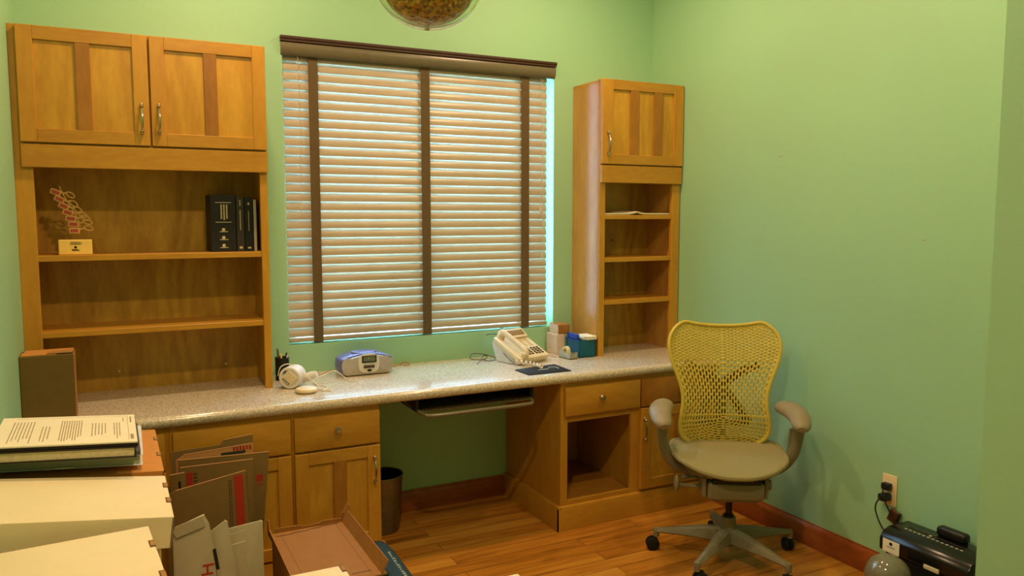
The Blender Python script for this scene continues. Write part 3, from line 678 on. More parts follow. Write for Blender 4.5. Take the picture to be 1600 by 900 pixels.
# mouse mat
b = bmn(); prism(b, [(1.978, -.408), (1.982, -.545), (2.212, -.545), (2.222, -.37), (2.216, -.366), (2.0, -.398)], 'z', CT + .0003, CT + .004, bev=.0008)
arc = [(2.165 + .022*math.cos(rad(a)), -.455 + .03*math.sin(rad(a)), CT + .0042) for a in range(-60, 170, 20)]
tube(b, arc, [.0008 + .0022*math.sin(math.pi*i/(len(arc)-1)) for i in range(len(arc))], 6, mi=1, sy=.15)
for k in range(7): box(b, 2.078 + k*.008, 2.083 + k*.008, -.468, -.455, CT + .004, CT + .0044, 0, 1)
tag(obj('mouse_mat', b, ['pad', 'cord']), 'black mouse mat with pale swirl lying in front of the telephone', 'mouse mat')
# tape dispenser
td = thing('tape_dispenser', 'grey tape dispenser with a roll of tape in front of the teal box', 'tape dispenser', (2.378, -.235, CT), rad(6))
b = bmn()
for sx in (-.025, .019): prism(b, [(-.05, .001), (.045, .001), (.045, .03), (.03, .045), (.018, .046), (.008, .028), (-.015, .022), (-.035, .034), (-.05, .036)], 'x', sx, sx + .006, bev=.001)
box(b, -.02, .02, -.049, .044, .001, .018, .002); box(b, -.02, .02, -.05, -.036, .016, .033, .002)
obj('body', b, 'grey', td, False)
b = bmn(); box(b, -.02, .02, -.053, -.049, .03, .036, 0); obj('cutter', b, 'chrome', td, False)
b = bmn(); lathe(b, [(.012, -.009), (.024, -.009), (.024, .009), (.012, .009), (.012, -.009)], n=28, mtx=Matrix.Translation((0, .014, .036)) @ Matrix.Rotation(rad(90), 4, 'Y')); obj('tape_roll', b, 'tape_roll', td, False)
b = bmn(); box(b, -.026, .026, -.052, .047, .0002, .0035, .001); obj('rubber_base', b, 'rubber', td, False)
# teal box, papers, brown boxes
tb = thing('teal_box', 'dark teal card file box against the side of the tower', 'box', (2.47, -.22, CT))
b = bmn(); x0, x1, y0, y1 = 2.428, 2.528, -.268, -.13
for a in ((x0, x0+.003, y0, y1), (x1-.003, x1, y0, y1), (x0, x1, y0, y0+.003), (x0, x1, y1-.003, y1)): box(b, *a, CT + .0005, .852, .0006)
box(b, x0, x1, y0, y1, CT + .0005, CT + .004, 0); obj('body', b, 'teal', tb)
b = bmn(); prism(b, [(.845, -.268), (.858, -.268), (.858, -.13), (.845, -.13)] and [(-.27, .846), (-.27, .852), (-.128, .852), (-.128, .846)], 'x', x0 - .002, x0); obj('rim', b, 'blue', tb)
def stackpaper(label, x0, x1, y0, y1, z, h, m, n=4, seed=0, grp=None):
    rnd = random.Random(seed); b = bmn()
    for k in range(n):
        d = rnd.uniform(-.003, .003); box(b, x0 + d, x1 + d, y0 + d, y1 + d, z + h*k/n, z + h*(k+.85)/n, .0005)
    return tag(obj('paper_bundle', b, m), label, 'papers', grp)
stackpaper('cream bundle of cards lying across the teal box top', 2.468, 2.532, -.272, -.17, .853, .018, 'paper', 5, 1)
stackpaper('white bundle of cards between the blue packet and the cream cards', 2.447, 2.4655, -.268, -.15, .853, .02, 'white', 5, 2)
b = bmn(); box(b, 2.429, 2.4435, -.24, -.14, .853, .88, .002); tag(obj('blue_packet', b, 'blue'), 'small blue packet standing on the left of the teal box', 'packet')
b = bmn(); box(b, 2.372, 2.42, -.13, -.02, CT + .0005, .868, .002); box(b, 2.3715, 2.3725, -.128, -.022, CT + .002, .866, 0, 1); tag(obj('small_box', b, ['lilac', 'lilac']), 'small pinkish beige carton standing left behind the teal box', 'box')
b = bmn(); box(b, 2.384, 2.458, -.125, -.03, .8685, .92, .003, 0); box(b, 2.3835, 2.3845, -.123, -.032, .87, .918, 0, 1); tag(obj('small_box', b, ['card_t', 'lilac']), 'small brown carton lying on top of the pinkish beige carton', 'box')

# ------------------------------------------------------------------ waste bin
wb = thing('waste_bin', 'brushed steel waste bin in the kneehole beside the left cabinets', 'waste bin', (1.385, -.175, 0))
b = bmn(); lathe(b, [(0, .001), (.078, .001), (.08, .006), (.1, .272), (.098, .272), (.078, .01), (0, .008)], (1.385, -.175, 0), 44); obj('body', b, 'steel', wb)
b = bmn(); tube(b, [(1.385 + .1*math.cos(2*math.pi*k/44), -.175 + .1*math.sin(2*math.pi*k/44), .273) for k in range(44)], .0032, 8, True); obj('rim', b, 'steel', wb)
b = bmn(); lathe(b, [(.097, .27), (.078, .02), (.0, .018)], (1.385, -.175, 0), 30); obj('liner', b, 'blackgloss', wb)

# ------------------------------------------------------------------ office chair
CH = thing('office_chair', 'office chair with olive yellow perforated back and grey beige seat, in the right corner', 'chair', (2.628, -1.18, 0), rad(-32))
def back_w(z):
    K = [(.43, .19), (.47, .212), (.517, .222), (.56, .213), (.61, .195), (.657, .187), (.72, .193), (.78, .215), (.84, .240), (.90, .256), (.94, .254), (.975, .244), (1.0, .224), (1.02, .182)]
    if z <= K[0][0]: return K[0][1]
    for (a, p), (c, q) in zip(K, K[1:]):
        if z <= c:
            s = (z-a)/(c-a); s = s*s*(3-2*s) if 0 else s
            return p + (q-p)*s
    return K[-1][1]
def back_y(x, z):
    K = [(.43, .205), (.5, .19), (.58, .18), (.66, .185), (.76, .205), (.86, .232), (1.04, .285)]
    y = K[0][1]
    for (a, p), (c, q) in zip(K, K[1:]):
        if a <= z <= c: y = p + (q-p)*(z-a)/(c-a)
        elif z > c: y = q
    return y - .9*x*x
ZT, ZB, ZC = 1.02, .435, .60
def bp(s, t):
    """s in -1..1 across, t along: t>=0 straight part up (0..1), used for columns; U part handled by ang"""
    z = ZC + (ZT - ZC)*t + (.03*abs(s)**2 - .03)*max(0, t - .6)*2.5
    x = s*back_w(z)*.955; return x, z
def cell(b, fn, u0, u1, v0, v1, hu, hv):
    """quad patch with a rounded slot: fn(u,v)->Vector; hu, hv = hole fractions"""
    um, vm = (u0+u1)/2, (v0+v1)/2; du, dv = (u1-u0)/2*hu, (v1-v0)/2*hv
    O = [(u0, v0), (um, v0), (u1, v0), (u1, vm), (u1, v1), (um, v1), (u0, v1), (u0, vm)]
    I = [(um-du*.75, vm-dv*.85), (um, vm-dv), (um+du*.75, vm-dv*.85), (um+du, vm), (um+du*.75, vm+dv*.85), (um, vm+dv), (um-du*.75, vm+dv*.85), (um-du, vm)]
    vo = [b.verts.new(fn(*p)) for p in O]; vi = [b.verts.new(fn(*p)) for p in I]
    for k in range(8): b.faces.new((vo[k], vo[(k+1) % 8], vi[(k+1) % 8], vi[k]))
b = bmn()
NC = 15                                   # half-columns
def straight(sg):
    def fn(u, v):
        x, z = bp(sg*u, v); return Vector((x, back_y(x, z), z))
    return fn
def ucurve(u, v):                          # v 0..1 sweeps from left column round the bottom to the right column
    a = v*math.pi; c, s_ = math.cos(a), math.sin(a); p = .8
    x = -math.copysign(abs(c)**p, c)*u*back_w(ZC - (ZC-ZB)*u*s_)*.955; z = ZC - (ZC - ZB)*u*abs(s_)**p
    return Vector((x, back_y(x, z), z))
for k in range(NC):
    u0, u1 = k/NC, (k+1)/NC
    um = (u0+u1)/2; off = .5*(k % 2)
    edge = um > .9
    # straight columns: variable pitch, tall slots low, round dots high
    vs = [0]; v = 0; first = True
    while v < 1:
        st = .072 if v < .42 else (.055 if v < .55 else .036)
        if first and off: st *= .5
        first = False
        v += st; vs.append(min(v, 1))
    if vs[-1] - vs[-2] < .015: vs.pop(-2)
    for v0, v1 in zip(vs, vs[1:]):
        m = (v0+v1)/2
        hu, hv = (.62, .8) if m < .45 else ((.55, .7) if m < .56 else (.42, .5))
        if edge: hu, hv = .3, .35
        if m > .95: hu, hv = .12, .12
        for sg in (1, -1): cell(b, straight(sg), u0, u1, v0, v1, hu, hv)
    n = max(2, int(round(um*26)));
    for q in range(n):
        o_ = 0 if not off else .5/n
        v0, v1 = (q)/n, (q+1)/n
        if edge: cell(b, ucurve, u0, u1, v0, v1, .3, .35)
        else: cell(b, ucurve, u0, u1, v0, v1, .55, .78)
bmesh.ops.remove_doubles(b, verts=b.verts[:], dist=.00015)
bmesh.ops.recalc_face_normals(b, faces=b.faces[:])
bk = obj('backrest', b, 'chair_back', CH, False)
sd = bk.modifiers.new('thickness', 'SOLIDIFY'); sd.thickness = .006; sd.offset = 0
# thick rolled rim of the back, its own outline
rim = []
for k in range(25):
    t = k/24; x, z = bp(1, t); rim.append((x*1.02, z))
top = []
for k in range(1, 24):
    s = 1 - 2*k/24; x, z = bp(s, 1); top.append((x*1.02, z + .004))
left = [(-x, z) for x, z in rim[::-1]]
bot = []
for k in range(1, 32):
    p = ucurve(1, k/32); bot.append((p.x*1.02, p.z - .002))
loop = [(x, back_y(x, z) - .002, z) for x, z in rim + top + left + bot]
# soften the two top corners
L2 = [Vector(p) for p in loop]
for _ in range(5): L2 = [L2[i]*.5 + (L2[i-1] + L2[(i+1) % len(L2)])*.25 for i in range(len(L2))]
b = bmn(); tube(b, L2, .0085, 10, True); obj('back_rim', b, 'chair_back', CH, False)
# X brace behind the back
b = bmn()
ctr = (0, .262, .72)
for sx in (-1, 1):
    tube(b, smooth([ctr, (sx*.06, .262, .765), (sx*.12, .252, .80), (sx*.165, .235, .825)], 5), [.016]*10 + [.013]*5 + [.009], 10, sy=1.3)
    tube(b, smooth([ctr, (sx*.05, .255, .66), (sx*.09, .235, .6), (sx*.12, .21, .56)], 5), .015, 10, sy=1.2)
tube(b, smooth([(-.12, .21, .56), (-.05, .23, .555), (0, .235, .555), (.05, .23, .555), (.12, .21, .56)], 5), .017, 10)
tube(b, smooth([(0, .262, .74), (0, .265, .6), (0, .24, .48), (0, .16, .38), (0, .06, .345)], 5), .027, 12)
obj('back_frame', b, 'brace', CH, False)
# seat
def seat_outline(s=1):
    pts = [(-.222, .17), (-.14, .205), (0, .212), (.14, .205), (.222, .17), (.237, .10), (.235, .0), (.21, -.095), (.15, -.165), (.07, -.197), (0, -.203), (-.07, -.197), (-.15, -.165), (-.21, -.095), (-.235, .0), (-.237, .10)]
    return [(p.x*s, (p.y + .01)*s - .01) for p in smooth([(x, y, 0) for x, y in pts], 4, True)]
def seat_z(x, y): return .462 + .012*(x/.25)**2 + (.02*max(0, (y - .05)/.16)**2) - .035*max(0, (-y - .08)/.15)**2
def seat_mesh(top, s0=1, n=9, th=.0):
    b = bmn(); rings = []
    for k in range(n):
        s = s0*(1 - k/n)
        rings.append([b.verts.new((x, y, seat_z(x, y) + top)) for x, y in seat_outline(s)])
    c = b.verts.new((0, -.01, seat_z(0, 0) + top)); m = len(rings[0])
    for a, q in zip(rings, rings[1:]):
        for j in range(m): b.faces.new((a[j], a[(j+1) % m], q[(j+1) % m], q[j]))
    for j in range(m): b.faces.new((rings[-1][j], rings[-1][(j+1) % m], c))
    ext = [rings[0]]
    lows = [b.verts.new((v.co.x*.97, v.co.y*.97, v.co.z - .022)) for v in rings[0]]
    for j in range(m): b.faces.new((rings[0][(j+1) % m], rings[0][j], lows[j], lows[(j+1) % m]))
    b.faces.new(lows); bmesh.ops.recalc_face_normals(b, faces=b.faces[:]); return b
obj('seat', seat_mesh(0, .985), 'seat', CH, False)
b = bmn(); tube(b, [(x, y, seat_z(x, y) - .008) for x, y in seat_outline(1.0)], .0115, 8, True); obj('seat_rim', b, 'seat', CH, False)
b = bmn(); prism(b, [(p[0], p[1]) for p in seat_outline(.82)], 'z', .405, .437, bev=.006); obj('seat_pan', b, 'chair_frame', CH, False)
b = bmn(); box(b, -.115, .115, -.165, .1, .322, .395, .012, seg=3); box(b, -.1, .1, -.15, .1, .31, .33, .008)
obj('mechanism', b, 'chair_frame', CH, False)
b = bmn(); box(b, -.1, .1, -.162, -.14, .385, .41, .003); obj('control_slot', b, 'black', CH, False)
for sx in (-1, 1):
    b = bmn(); box(b, sx*.126 - .008, sx*.126 + .008, -.14, -.02, .325, .41, .003); obj('bracket', b, 'chair_frame' if sx > 0 else 'chair_frame', CH, False)
# levers
b = bmn(); tube(b, smooth([(-.1, -.08, .352), (-.17, -.075, .352), (-.225, -.075, .358)], 4), .0085, 10)
t_ = bmesh.new(); bmesh.ops.create_uvsphere(t_, u_segments=16, v_segments=12, radius=1); merge(b, t_, 0, Matrix.Translation((-.235, -.075, .362)) @ Matrix.Diagonal((.012, .026, .036, 1))); obj('tilt_lever', b, 'chair_frame', CH, False)
b = bmn(); tube(b, [(-.1, -.02, .37), (-.18, -.02, .375)], .007, 8); box(b, -.205, -.17, -.035, -.005, .366, .382, .006, seg=2); obj('height_lever', b, 'chair_frame', CH, False)
b = bmn(); box(b, .13, .15, -.13, -.1, .36, .4, .006, seg=2); obj('lever', b, 'chair_frame', CH, False)
# arms
for sx in (-1, 1):
    b = bmn(); pts = smooth([(sx*.12, .05, .385), (sx*.21, .045, .395), (sx*.268, .03, .46), (sx*.288, .02, .55), (sx*.285, .01, .625)], 6)
    tube(b, pts, [.020 - .003*math.sin(i/len(pts)*3) for i in range(len(pts))], 12, sy=1.35); obj('arm_post', b, 'chair_frame', CH, False)
    b = bmn(); tube(b, smooth([(sx*.262, .07, .44), (sx*.272, .075, .5), (sx*.276, .07, .57)], 4), .011, 8); obj('arm_sleeve', b, 'blackgloss' if 0 else 'chair_frame', CH, False)
    b = bmn(); pts = smooth([(sx*.255, .135, .652), (sx*.268, .09, .657), (sx*.285, .02, .655), (sx*.29, -.05, .64), (sx*.28, -.115, .615)], 6)
    n_ = len(pts); rr = [.034 + .016*math.sin(math.pi*min(1, i/(n_-1)*.9 + .1)) for i in range(n_)]
    rr[0] *= .55; rr[1] *= .8; rr[2] *= .92; rr[-1] *= .55; rr[-2] *= .8; rr[-3] *= .92
    tube(b, pts, rr, 18, sy=.66); b.transform(Matrix.Translation((-.013, 0, 0))); obj('arm_pad', b, 'armpad', CH, False)
# lift and star base
b = bmn(); lathe(b, [(0, .1), (.014, .1), (.014, .33), (0, .33)], n=24); obj('gas_lift', b, 'stem', CH, False)
b = bmn(); lathe(b, [(0, .075), (.04, .075), (.042, .1), (.036, .15), (.031, .185), (.033, .19), (.03, .195), (0, .195)], n=32)
obj('hub', b, 'chair_frame', CH, False)
b = bmn(); lathe(b, [(.014, .194), (.024, .196), (.022, .206), (.014, .208)], n=24); obj('lift_collar', b, 'stem', CH, False)
for k in range(5):
    a = rad(133 + 32 + 72*k); R1 = Matrix.Rotation(a, 4, 'Z')
    b = bmn()
    secs = [(.02, .034, .085, .15), (.10, .03, .088, .142), (.2, .024, .088, .122), (.28, .018, .085, .106), (.318, .015, .083, .1)]
    t_ = bmesh.new(); rings = []
    for x, hw, z0_, z1_ in secs:
        rings.append([t_.verts.new(p) for p in ((x, -hw, z0_ + .006), (x, -hw*.8, z0_), (x, hw*.8, z0_), (x, hw, z0_ + .006), (x, hw*.7, z1_ - .008), (x, hw*.35, z1_), (x, -hw*.35, z1_), (x, -hw*.7, z1_ - .008))])
    for p, q in zip(rings, rings[1:]):
        for j in range(8): t_.faces.new((p[j], p[(j+1) % 8], q[(j+1) % 8], q[j]))
    t_.faces.new(rings[0]); t_.faces.new(rings[-1][::-1]); bmesh.ops.recalc_face_normals(t_, faces=t_.faces[:]); merge(b, t_, 0, R1)
    lathe(b, [(0, .062), (.013, .062), (.015, .09), (.012, .1), (0, .101)], n=16, mtx=R1 @ Matrix.Translation((.312, 0, 0)))
    lg = obj('leg', b, 'chair_frame', CH, False)
    sw = rad([20, 140, -60, 80, 200][k]); c = Matrix.Translation((R1 @ Vector((.312, 0, 0)))) @ Matrix.Rotation(a + sw, 4, 'Z') @ Matrix.Translation((.016, 0, .0292))
    b = bmn()
    for sx in (-1, 1): lathe(b, [(0, -.008), (.024, -.008), (.029, -.005), (.029, .005), (.024, .008), (0, .008)], n=24, mtx=c @ Matrix.Translation((0, sx*.0125, 0)) @ Matrix.Rotation(rad(90), 4, 'X'))
    box(b, -.018, .012, -.004, .004, -.012, .036, .003, mtx=c)
    obj('caster', b, 'rubber', CH, False)

# ------------------------------------------------------------------ shredder, globe, outlet
sh = thing('paper_shredder', 'black paper shredder with white sticker standing on the floor by the right wall', 'shredder', (2.96, -1.93, 0))
sx0, sx1, sy0, sy1, st = 2.868, 3.046, -2.10, -1.745, .305
b = bmn(); prism(b, rrect(sx0 + .012, sx1 - .006, sy0 + .012, sy1 - .012, .02), 'z', .002, .215, bev=.003); obj('bin', b, 'black', sh)
b = bmn()
prism(b, [(sx0 + .02, .212), (sx1, .212), (sx1, st - .012), (sx1 - .02, st), (sx0 + .05, st), (sx0 + .018, st - .012), (sx0, st - .035), (sx0, .225)], 'y', sy0, sy1, bev=.006); obj('head', b, 'blackgloss', sh)
b = bmn(); box(b, sx0 + .1, sx0 + .108, sy0 + .05, sy1 - .05, st - .001, st + .0006, 0); obj('feed_slot', b, 'dark', sh)
b = bmn()
for k in range(13):
    y = -1.80 - k*.0185; x = sx0 + .078; 
    box(b, x - .004, x + .004, y - .0055, y + .0055, st + .0001, st + .0008, 0)
obj('printed_icons', b, 'radio_s', sh)
b = bmn(); box(b, sx1 - .05, sx1 - .01, -2.0, -1.885, st - .002, st + .035, .012, seg=3); obj('paper_guide', b, 'black', sh)
b = bmn(); box(b, sx0 + .09, sx0 + .1, -1.895, -1.885, st, st + .003, .001); obj('indicator', b, 'radio_s', sh)
b = bmn(); box(b, sx0 - .0008, sx0, -1.833, -1.762, .215 + .008, .272, 0); 
lathe(b, [(0, 0), (.007, 0), (.007, .0006), (0, .0006)], n=14, mi=1, mtx=Matrix.Translation((sx0 - .0008, -1.797, .258)) @ Matrix.Rotation(rad(-90), 4, 'Y'))
box(b, sx0 - .0014, sx0 - .0008, -1.815, -1.78, .244, .246, 0, 1); obj('sticker', b, ['paper', 'dark'], sh)
b = bmn(); box(b, sx0 - .006, sx0 + .002, -1.995, -1.935, .222, .238, .003, seg=2); obj('switch', b, 'gold', sh)
gl = thing('grey_globe', 'shiny smoky grey globe on a black foot in front of the black shredder', 'globe', (2.762, -1.868, 0))
b = bmn(); pr_ = [(0, .105)] + [(.08*math.sin(rad(a)), .185 - .08*math.cos(rad(a))) for a in range(20, 180, 10)] + [(0, .265)]
lathe(b, pr_, (2.762, -1.868, 0), 48); obj('ball', b, 'globe', gl)
b = bmn(); lathe(b, [(0, .0), (.07, .0), (.07, .012), (.05, .03), (.04, .1), (.05, .118), (0, .118)], (2.762, -1.868, 0), 32); obj('foot_ring', b, 'black', gl)
ol = thing('wall_outlet', 'almond wall outlet plate on the right wall above the shredder', 'outlet', (XR, -1.635, .38))
b = bmn(); box(b, XR - .006, XR, -1.668, -1.602, .322, .45, .004, seg=2); obj('faceplate', b, 'socket', ol)
for z in (.362, .408):
    b = bmn(); prism(b, rrect(-1.652, -1.618, z - .014, z + .014, .01), 'x', XR - .0075, XR - .005); obj('socket', b, 'ivory_w', ol)
for z, lab, d in ((.405, 'small black plug in the upper socket of the outlet', .028), (.362, 'larger black plug in the lower socket of the outlet', .045)):
    t = thing('power_plug', lab, 'plug', (XR - .0075, -1.635, z))
    b = bmn(); box(b, XR - .0078 - d, XR - .0078, -1.652, -1.616, z - .015, z + .014, .006, seg=2); obj('plug_body', b, 'black', t)
    b = bmn(); e = XR - .0078 - d
    if d < .04: pts = [(e, -1.634, z), (e - .006, -1.633, z - .03), (e + .0, -1.65, .33), (3.035, -1.675, .29), (3.045, -1.7, .26)]
    else: pts = [(e, -1.63, z), (e - .016, -1.625, z - .025), (e - .014, -1.625, .3), (3.0, -1.66, .245), (3.03, -1.71, .2), (3.052, -1.735, .15)]
    tube(b, smooth(pts, 6), .003, 8); obj('cable', b, 'black', t)
ad = thing('power_adapter', 'small brown and black adapter tag hanging on the shredder cable below the outlet', 'adapter', (3.04, -1.69, .25))
mt = Matrix.Translation((3.046, -1.672, .292)) @ Matrix.Rotation(rad(20), 4, 'X')
b = bmn(); box(b, -.006, .006, -.022, .022, -.028, .026, .002, mtx=mt); obj('tag', b, 'brownplug', ad)
b = bmn(); box(b, -.007, .007, -.026, -.014, -.03, .028, .002, mtx=mt); obj('edge', b, 'black', ad)

# ------------------------------------------------------------------ boxes in the left foreground
def file_box(label, x1, y_back, y_front, ztop, x0, m, mi_side, tilt=0, rz=0, skirt=.075, slots=(), body_m='cardw', zb=0, name='file_box'):
    """lidded storage carton; local frame: origin at the back right top corner of the lid, x to the left is negative"""
    t = thing(name, label, 'box', (x1, y_back, 0), rz)
    w = x1 - x0; d = y_back - y_front
    b = bmn(); box(b, -w + .008, -.03, -d + .02, -.008, zb + .001, ztop - .02 if not tilt else ztop - .012, .002); obj('body', b, body_m, t, False)
    b = bmn(); mt = Matrix.Translation((0, 0, ztop)) @ Matrix.Rotation(rad(tilt), 4, 'Y')
    box(b, -w, 0, -d, 0, -.004, 0, .0025, 0, 2, mtx=mt)
    for a in ((-w, 0, -d, -d + .004), (-w, 0, -.004, 0), (-w, -w + .004, -d, 0), (-.004, 0, -d, 0)): box(b, *a, -skirt, -.002, .0012, 1, mtx=mt)
    for y in slots:
        box(b, -.011, .0006, y - .02, y + .02, -.012, .0006, .0003, 2, mtx=mt); box(b, -.0085, .0009, y - .012, y + .016, -.009, .0009, .0003, 3, mtx=mt)
    obj('lid', b, [m, mi_side, 'slot', 'card'], t, False)
    return t, mt
# farthest: brown, with document stack on it
fb, fm = file_box('orange brown file box under the document stack, farthest of the boxes by the left wall', .384, -.93, -1.40, .8, 0, 'card_o', 'card_o', tilt=4.6, slots=(-.12, -.3), body_m='card', skirt=.06)
mb, mm_ = file_box('closed white file box between the document stack and the nearest white box', .384, -1.448, -1.775, .8, -.005, 'cardw', 'cardw', tilt=7.5, slots=(-.085, -.205))
nb, nm = file_box('closed white file box nearest the camera at the lower left', .328, -1.808, -2.17, .8, 0, 'cardw', 'cardw', tilt=0, rz=rad(0), slots=(-.11, -.28))
nb.rotation_euler = (0, 0, rad(4))
# document stack lies on the tilted lid
SR = rad(4.6)
def on_stack(h, xr, yb):
    o_ = Vector((.384, -.93, .8)); loc = o_ + Matrix.Rotation(SR, 3, 'Y') @ Vector((xr - .384, yb + .93, h)); return loc
def stackthing(name, label, cat, h, xr, yb, rz=0):
    t = thing(name, label, cat, on_stack(h, xr, yb), 0, 'documents stacked on the brown file box'); t.rotation_euler = (0, SR, rad(rz)); return t
W2 = .335
t = stackthing('paper_sheaf', 'loose pinkish and white sheets at the bottom of the document stack', 'papers', .0008, .342, -.95, -3)
b = bmn()
for k, (dx, dy, m_) in enumerate(((0, 0, 0), (-.006, -.02, 1), (-.012, .006, 0), (-.004, -.03, 1))): box(b, -W2 + dx, dx, -.36 + dy, dy, k*.004, k*.004 + .0036, .0004, m_)
obj('sheets', b, ['paper', 'lilac'], t, False)
t = stackthing('bound_report', 'thick pale green bound report, second from the bottom of the document stack', 'document', .0172, .328, -1.055, -1)
b = bmn(); box(b, -W2, 0, -.325, -.005, 0, .026, .001); obj('page_block', b, 'folder', t, False)
b = bmn(); box(b, -W2, .008, -.332, 0, .0262, .028, .0004); box(b, -W2, .008, -.332, 0, -.0015, -.0001, .0003); obj('cover', b, 'white', t, False)
b = bmn(); box(b, -.2, -.155, -.334, -.332, 0, .003, 0); obj('tab', b, 'paper', t, False)
t = stackthing('green_folder', 'thin grey green folder between the bound report and the hardcover book', 'folder', .0455, .324, -1.06, 0)
b = bmn(); box(b, -W2, 0, -.33, 0, 0, .003, .001, 0); box(b, -W2, -.004, -.325, -.002, .0032, .007, 0, 1); box(b, -W2, 0, -.33, 0, .0072, .01, .001, 0); obj('folder_leaves', b, ['cable_g', 'folder'], t, False)
t = stackthing('hardcover_book', 'hardcover book with dark cover and cream page edges, just under the printed booklet', 'book', .056, .312, -1.125, 0)
b = bmn(); box(b, -W2, 0, -.325, 0, 0, .003, .0008); box(b, -W2, 0, -.325, 0, .025, .028, .0008); obj('cover', b, 'dark', t, False)
b = bmn(); box(b, -W2, -.006, -.321, -.004, .003, .025, 0); obj('page_block', b, 'pages', t, False)
t = stackthing('printed_booklet', 'open white printed booklet with black edge on top of the document stack', 'booklet', .0845, .315, -1.125, 0)
b = bmn(); box(b, -W2, 0, -.32, 0, 0, .008, .001); obj('cover', b, 'dark', t, False)
b = bmn(); box(b, -W2 + .001, -.002, -.318, -.002, .0082, .0125, .0005, 0)
rnd = random.Random(4)
def col_(xa, xb, ya, yb_, n):
    for i in range(n):
        x = xa + (xb - xa)*(i + .5)/n; y = ya; e = yb_ + (ya - yb_)*rnd.uniform(0, .25)
        while y > e:
            l = rnd.uniform(.006, .018); box(b, x - .0012, x + .0012, max(e, y - l*.8), y, .0125, .0129, 0, 1); y -= l
for xa, xb, ya, yb_, n in ((-.305, -.25, -.06, -.3, 7), (-.235, -.21, -.12, -.3, 3), (-.19, -.135, -.06, -.29, 9), (-.115, -.075, -.1, -.25, 5), (-.06, -.04, -.1, -.28, 3), (-.036, -.031, -.04, -.1, 1)):
    col_(xa, xb, ya, yb_, n)
box(b, -.0225, -.0215, -.3, -.02, .0125, .0129, 0, 1); box(b, -.016, -.012, -.1, -.03, .0125, .0129, 0, 1); box(b, -.018, -.01, -.29, -.24, .0125, .0129, 0, 1); box(b, -.3, -.02, -.021, -.0198, .0125, .0128, 0, 1)
obj('printed_page', b, ['paper', 'grey_ink'], t, False)

# ------------------------------------------------------------------ flattened cartons between boxes and cabinets
def panel_thing(name, label, cat, corners, y, lean=0, th=.006, m='card_d', edge='card', group=None, extra=None):
    """upright cardboard sheet: corners (x,z) at depth y, leaning back"""
    x0 = min(c[0] for c in corners); z0_ = min(c[1] for c in corners)
    t = thing(name, label, cat, (x0, y, z0_), 0, group); t.rotation_euler = (rad(lean), 0, 0)
    loc = [(c[0] - x0, c[1] - z0_) for c in corners]
    b = bmn(); prism(b, loc, 'y', 0, th, bev=.0006)
    for f in b.faces:
        pass
    obj('sheet', b, m, t, False)
    # pale corrugated edge strip along the top
    top = sorted(loc, key=lambda c: -c[1])[:2]; top.sort()
    b = bmn(); (xa, za), (xb, zb_) = top; prism(b, [(xa, za), (xb, zb_), (xb, zb_ + .002), (xa, za + .002)], 'y', -.0006, th + .0006); obj('cut_edge', b, edge, t, False)
    if extra: extra(t)
    return t
def dots(b, x, z0_, z1_, y, mi=0, nx=2, step=.008, s=.003):
    z = z0_
    while z < z1_:
        for k in range(nx): box(b, x + k*.006, x + k*.006 + s, y - .0006, y, z, z + s*1.3, 0, mi)
        z += step
def ex_A(t):
    b = bmn(); prism(b, [(.224, .005), (.246, .005), (.235, .652), (.206, .648)], 'y', -.0006, 0, mi=0); obj('red_stripe', b, 'red', t, False)
    b = bmn(); dots(b, .190, .2, .64, 0, 0, 2); obj('dotted_print', b, 'dark', t, False)
    b = bmn(); prism(b, [(.236, .0), (.256, .0), (.249, .655), (.24, .655)], 'y', .0065, .0125); obj('back_leaf', b, 'card_d', t, False)
panel_thing('flattened_carton', 'frontmost brown flattened carton, with a red stripe near its right edge', 'cardboard', [(.40, .002), (.648, .002), (.652, .3), (.644, .662), (.43, .628), (.40, .615)], -1.09, -2, extra=ex_A, group='flattened cartons')
def ex_B(t):
    b = bmn(); box(b, .0225, .042, -.0006, 0, .06, .634, 0); obj('red_stripe', b, 'red', t, False)
    b = bmn(); dots(b, .045, .3, .632, 0, 0, 2, .012, .004); obj('dotted_print', b, 'dark', t, False)
panel_thing('flattened_carton', 'brown flattened carton with a red stripe at its left edge, second from the front', 'cardboard', [(.452, .002), (.67, .002), (.68, .3), (.69, .652), (.455, .655)], -.93, -1, extra=ex_B, group='flattened cartons')
def ex_C(t):
    b = bmn(); box(b, .254, .277, -.0006, 0, .555, .579, 0)
    for k in range(4):
        for j in range(2): box(b, .254 + k*.006, .2575 + k*.006, -.0006, 0, .546 - j*.007, .55 - j*.007, 0)
    obj('red_square', b, 'red', t, False)
panel_thing('flattened_carton', 'tallest brown flattened carton with a small red square at its right, behind the striped ones', 'cardboard', [(.46, .002), (.70, .002), (.728, .4), (.753, .657), (.452, .668)], -.885, -1, extra=ex_C, group='flattened cartons')
def ex_D(t):
    b = bmn(); box(b, .15, .235, -.0006, 0, .640, .650, 0); dots(b, .15, .626, .639, 0, 0, 13, .006, .004); obj('green_print', b, 'green_ink', t, False)
    b = bmn()
    for k in range(6): box(b, .192 + k*.011, .199 + k*.011, -.0006, 0, .652 - .002*(k % 2), .666, 0)
    obj('red_print', b, 'red', t, False)
panel_thing('flattened_carton', 'flattened carton with green and red print along its top, near the cabinet fronts', 'cardboard', [(.45, .002), (.712, .002), (.712, .672), (.478, .660), (.45, .645)], -.80, -1, m='card', extra=ex_D, group='flattened cartons')
panel_thing('flattened_carton', 'plain dark flattened carton whose flap shows highest, closest to the cabinet drawers', 'cardboard', [(.44, .002), (.725, .002), (.722, .686), (.62, .678), (.605, .662), (.44, .658)], -.73, -1, group='flattened cartons')
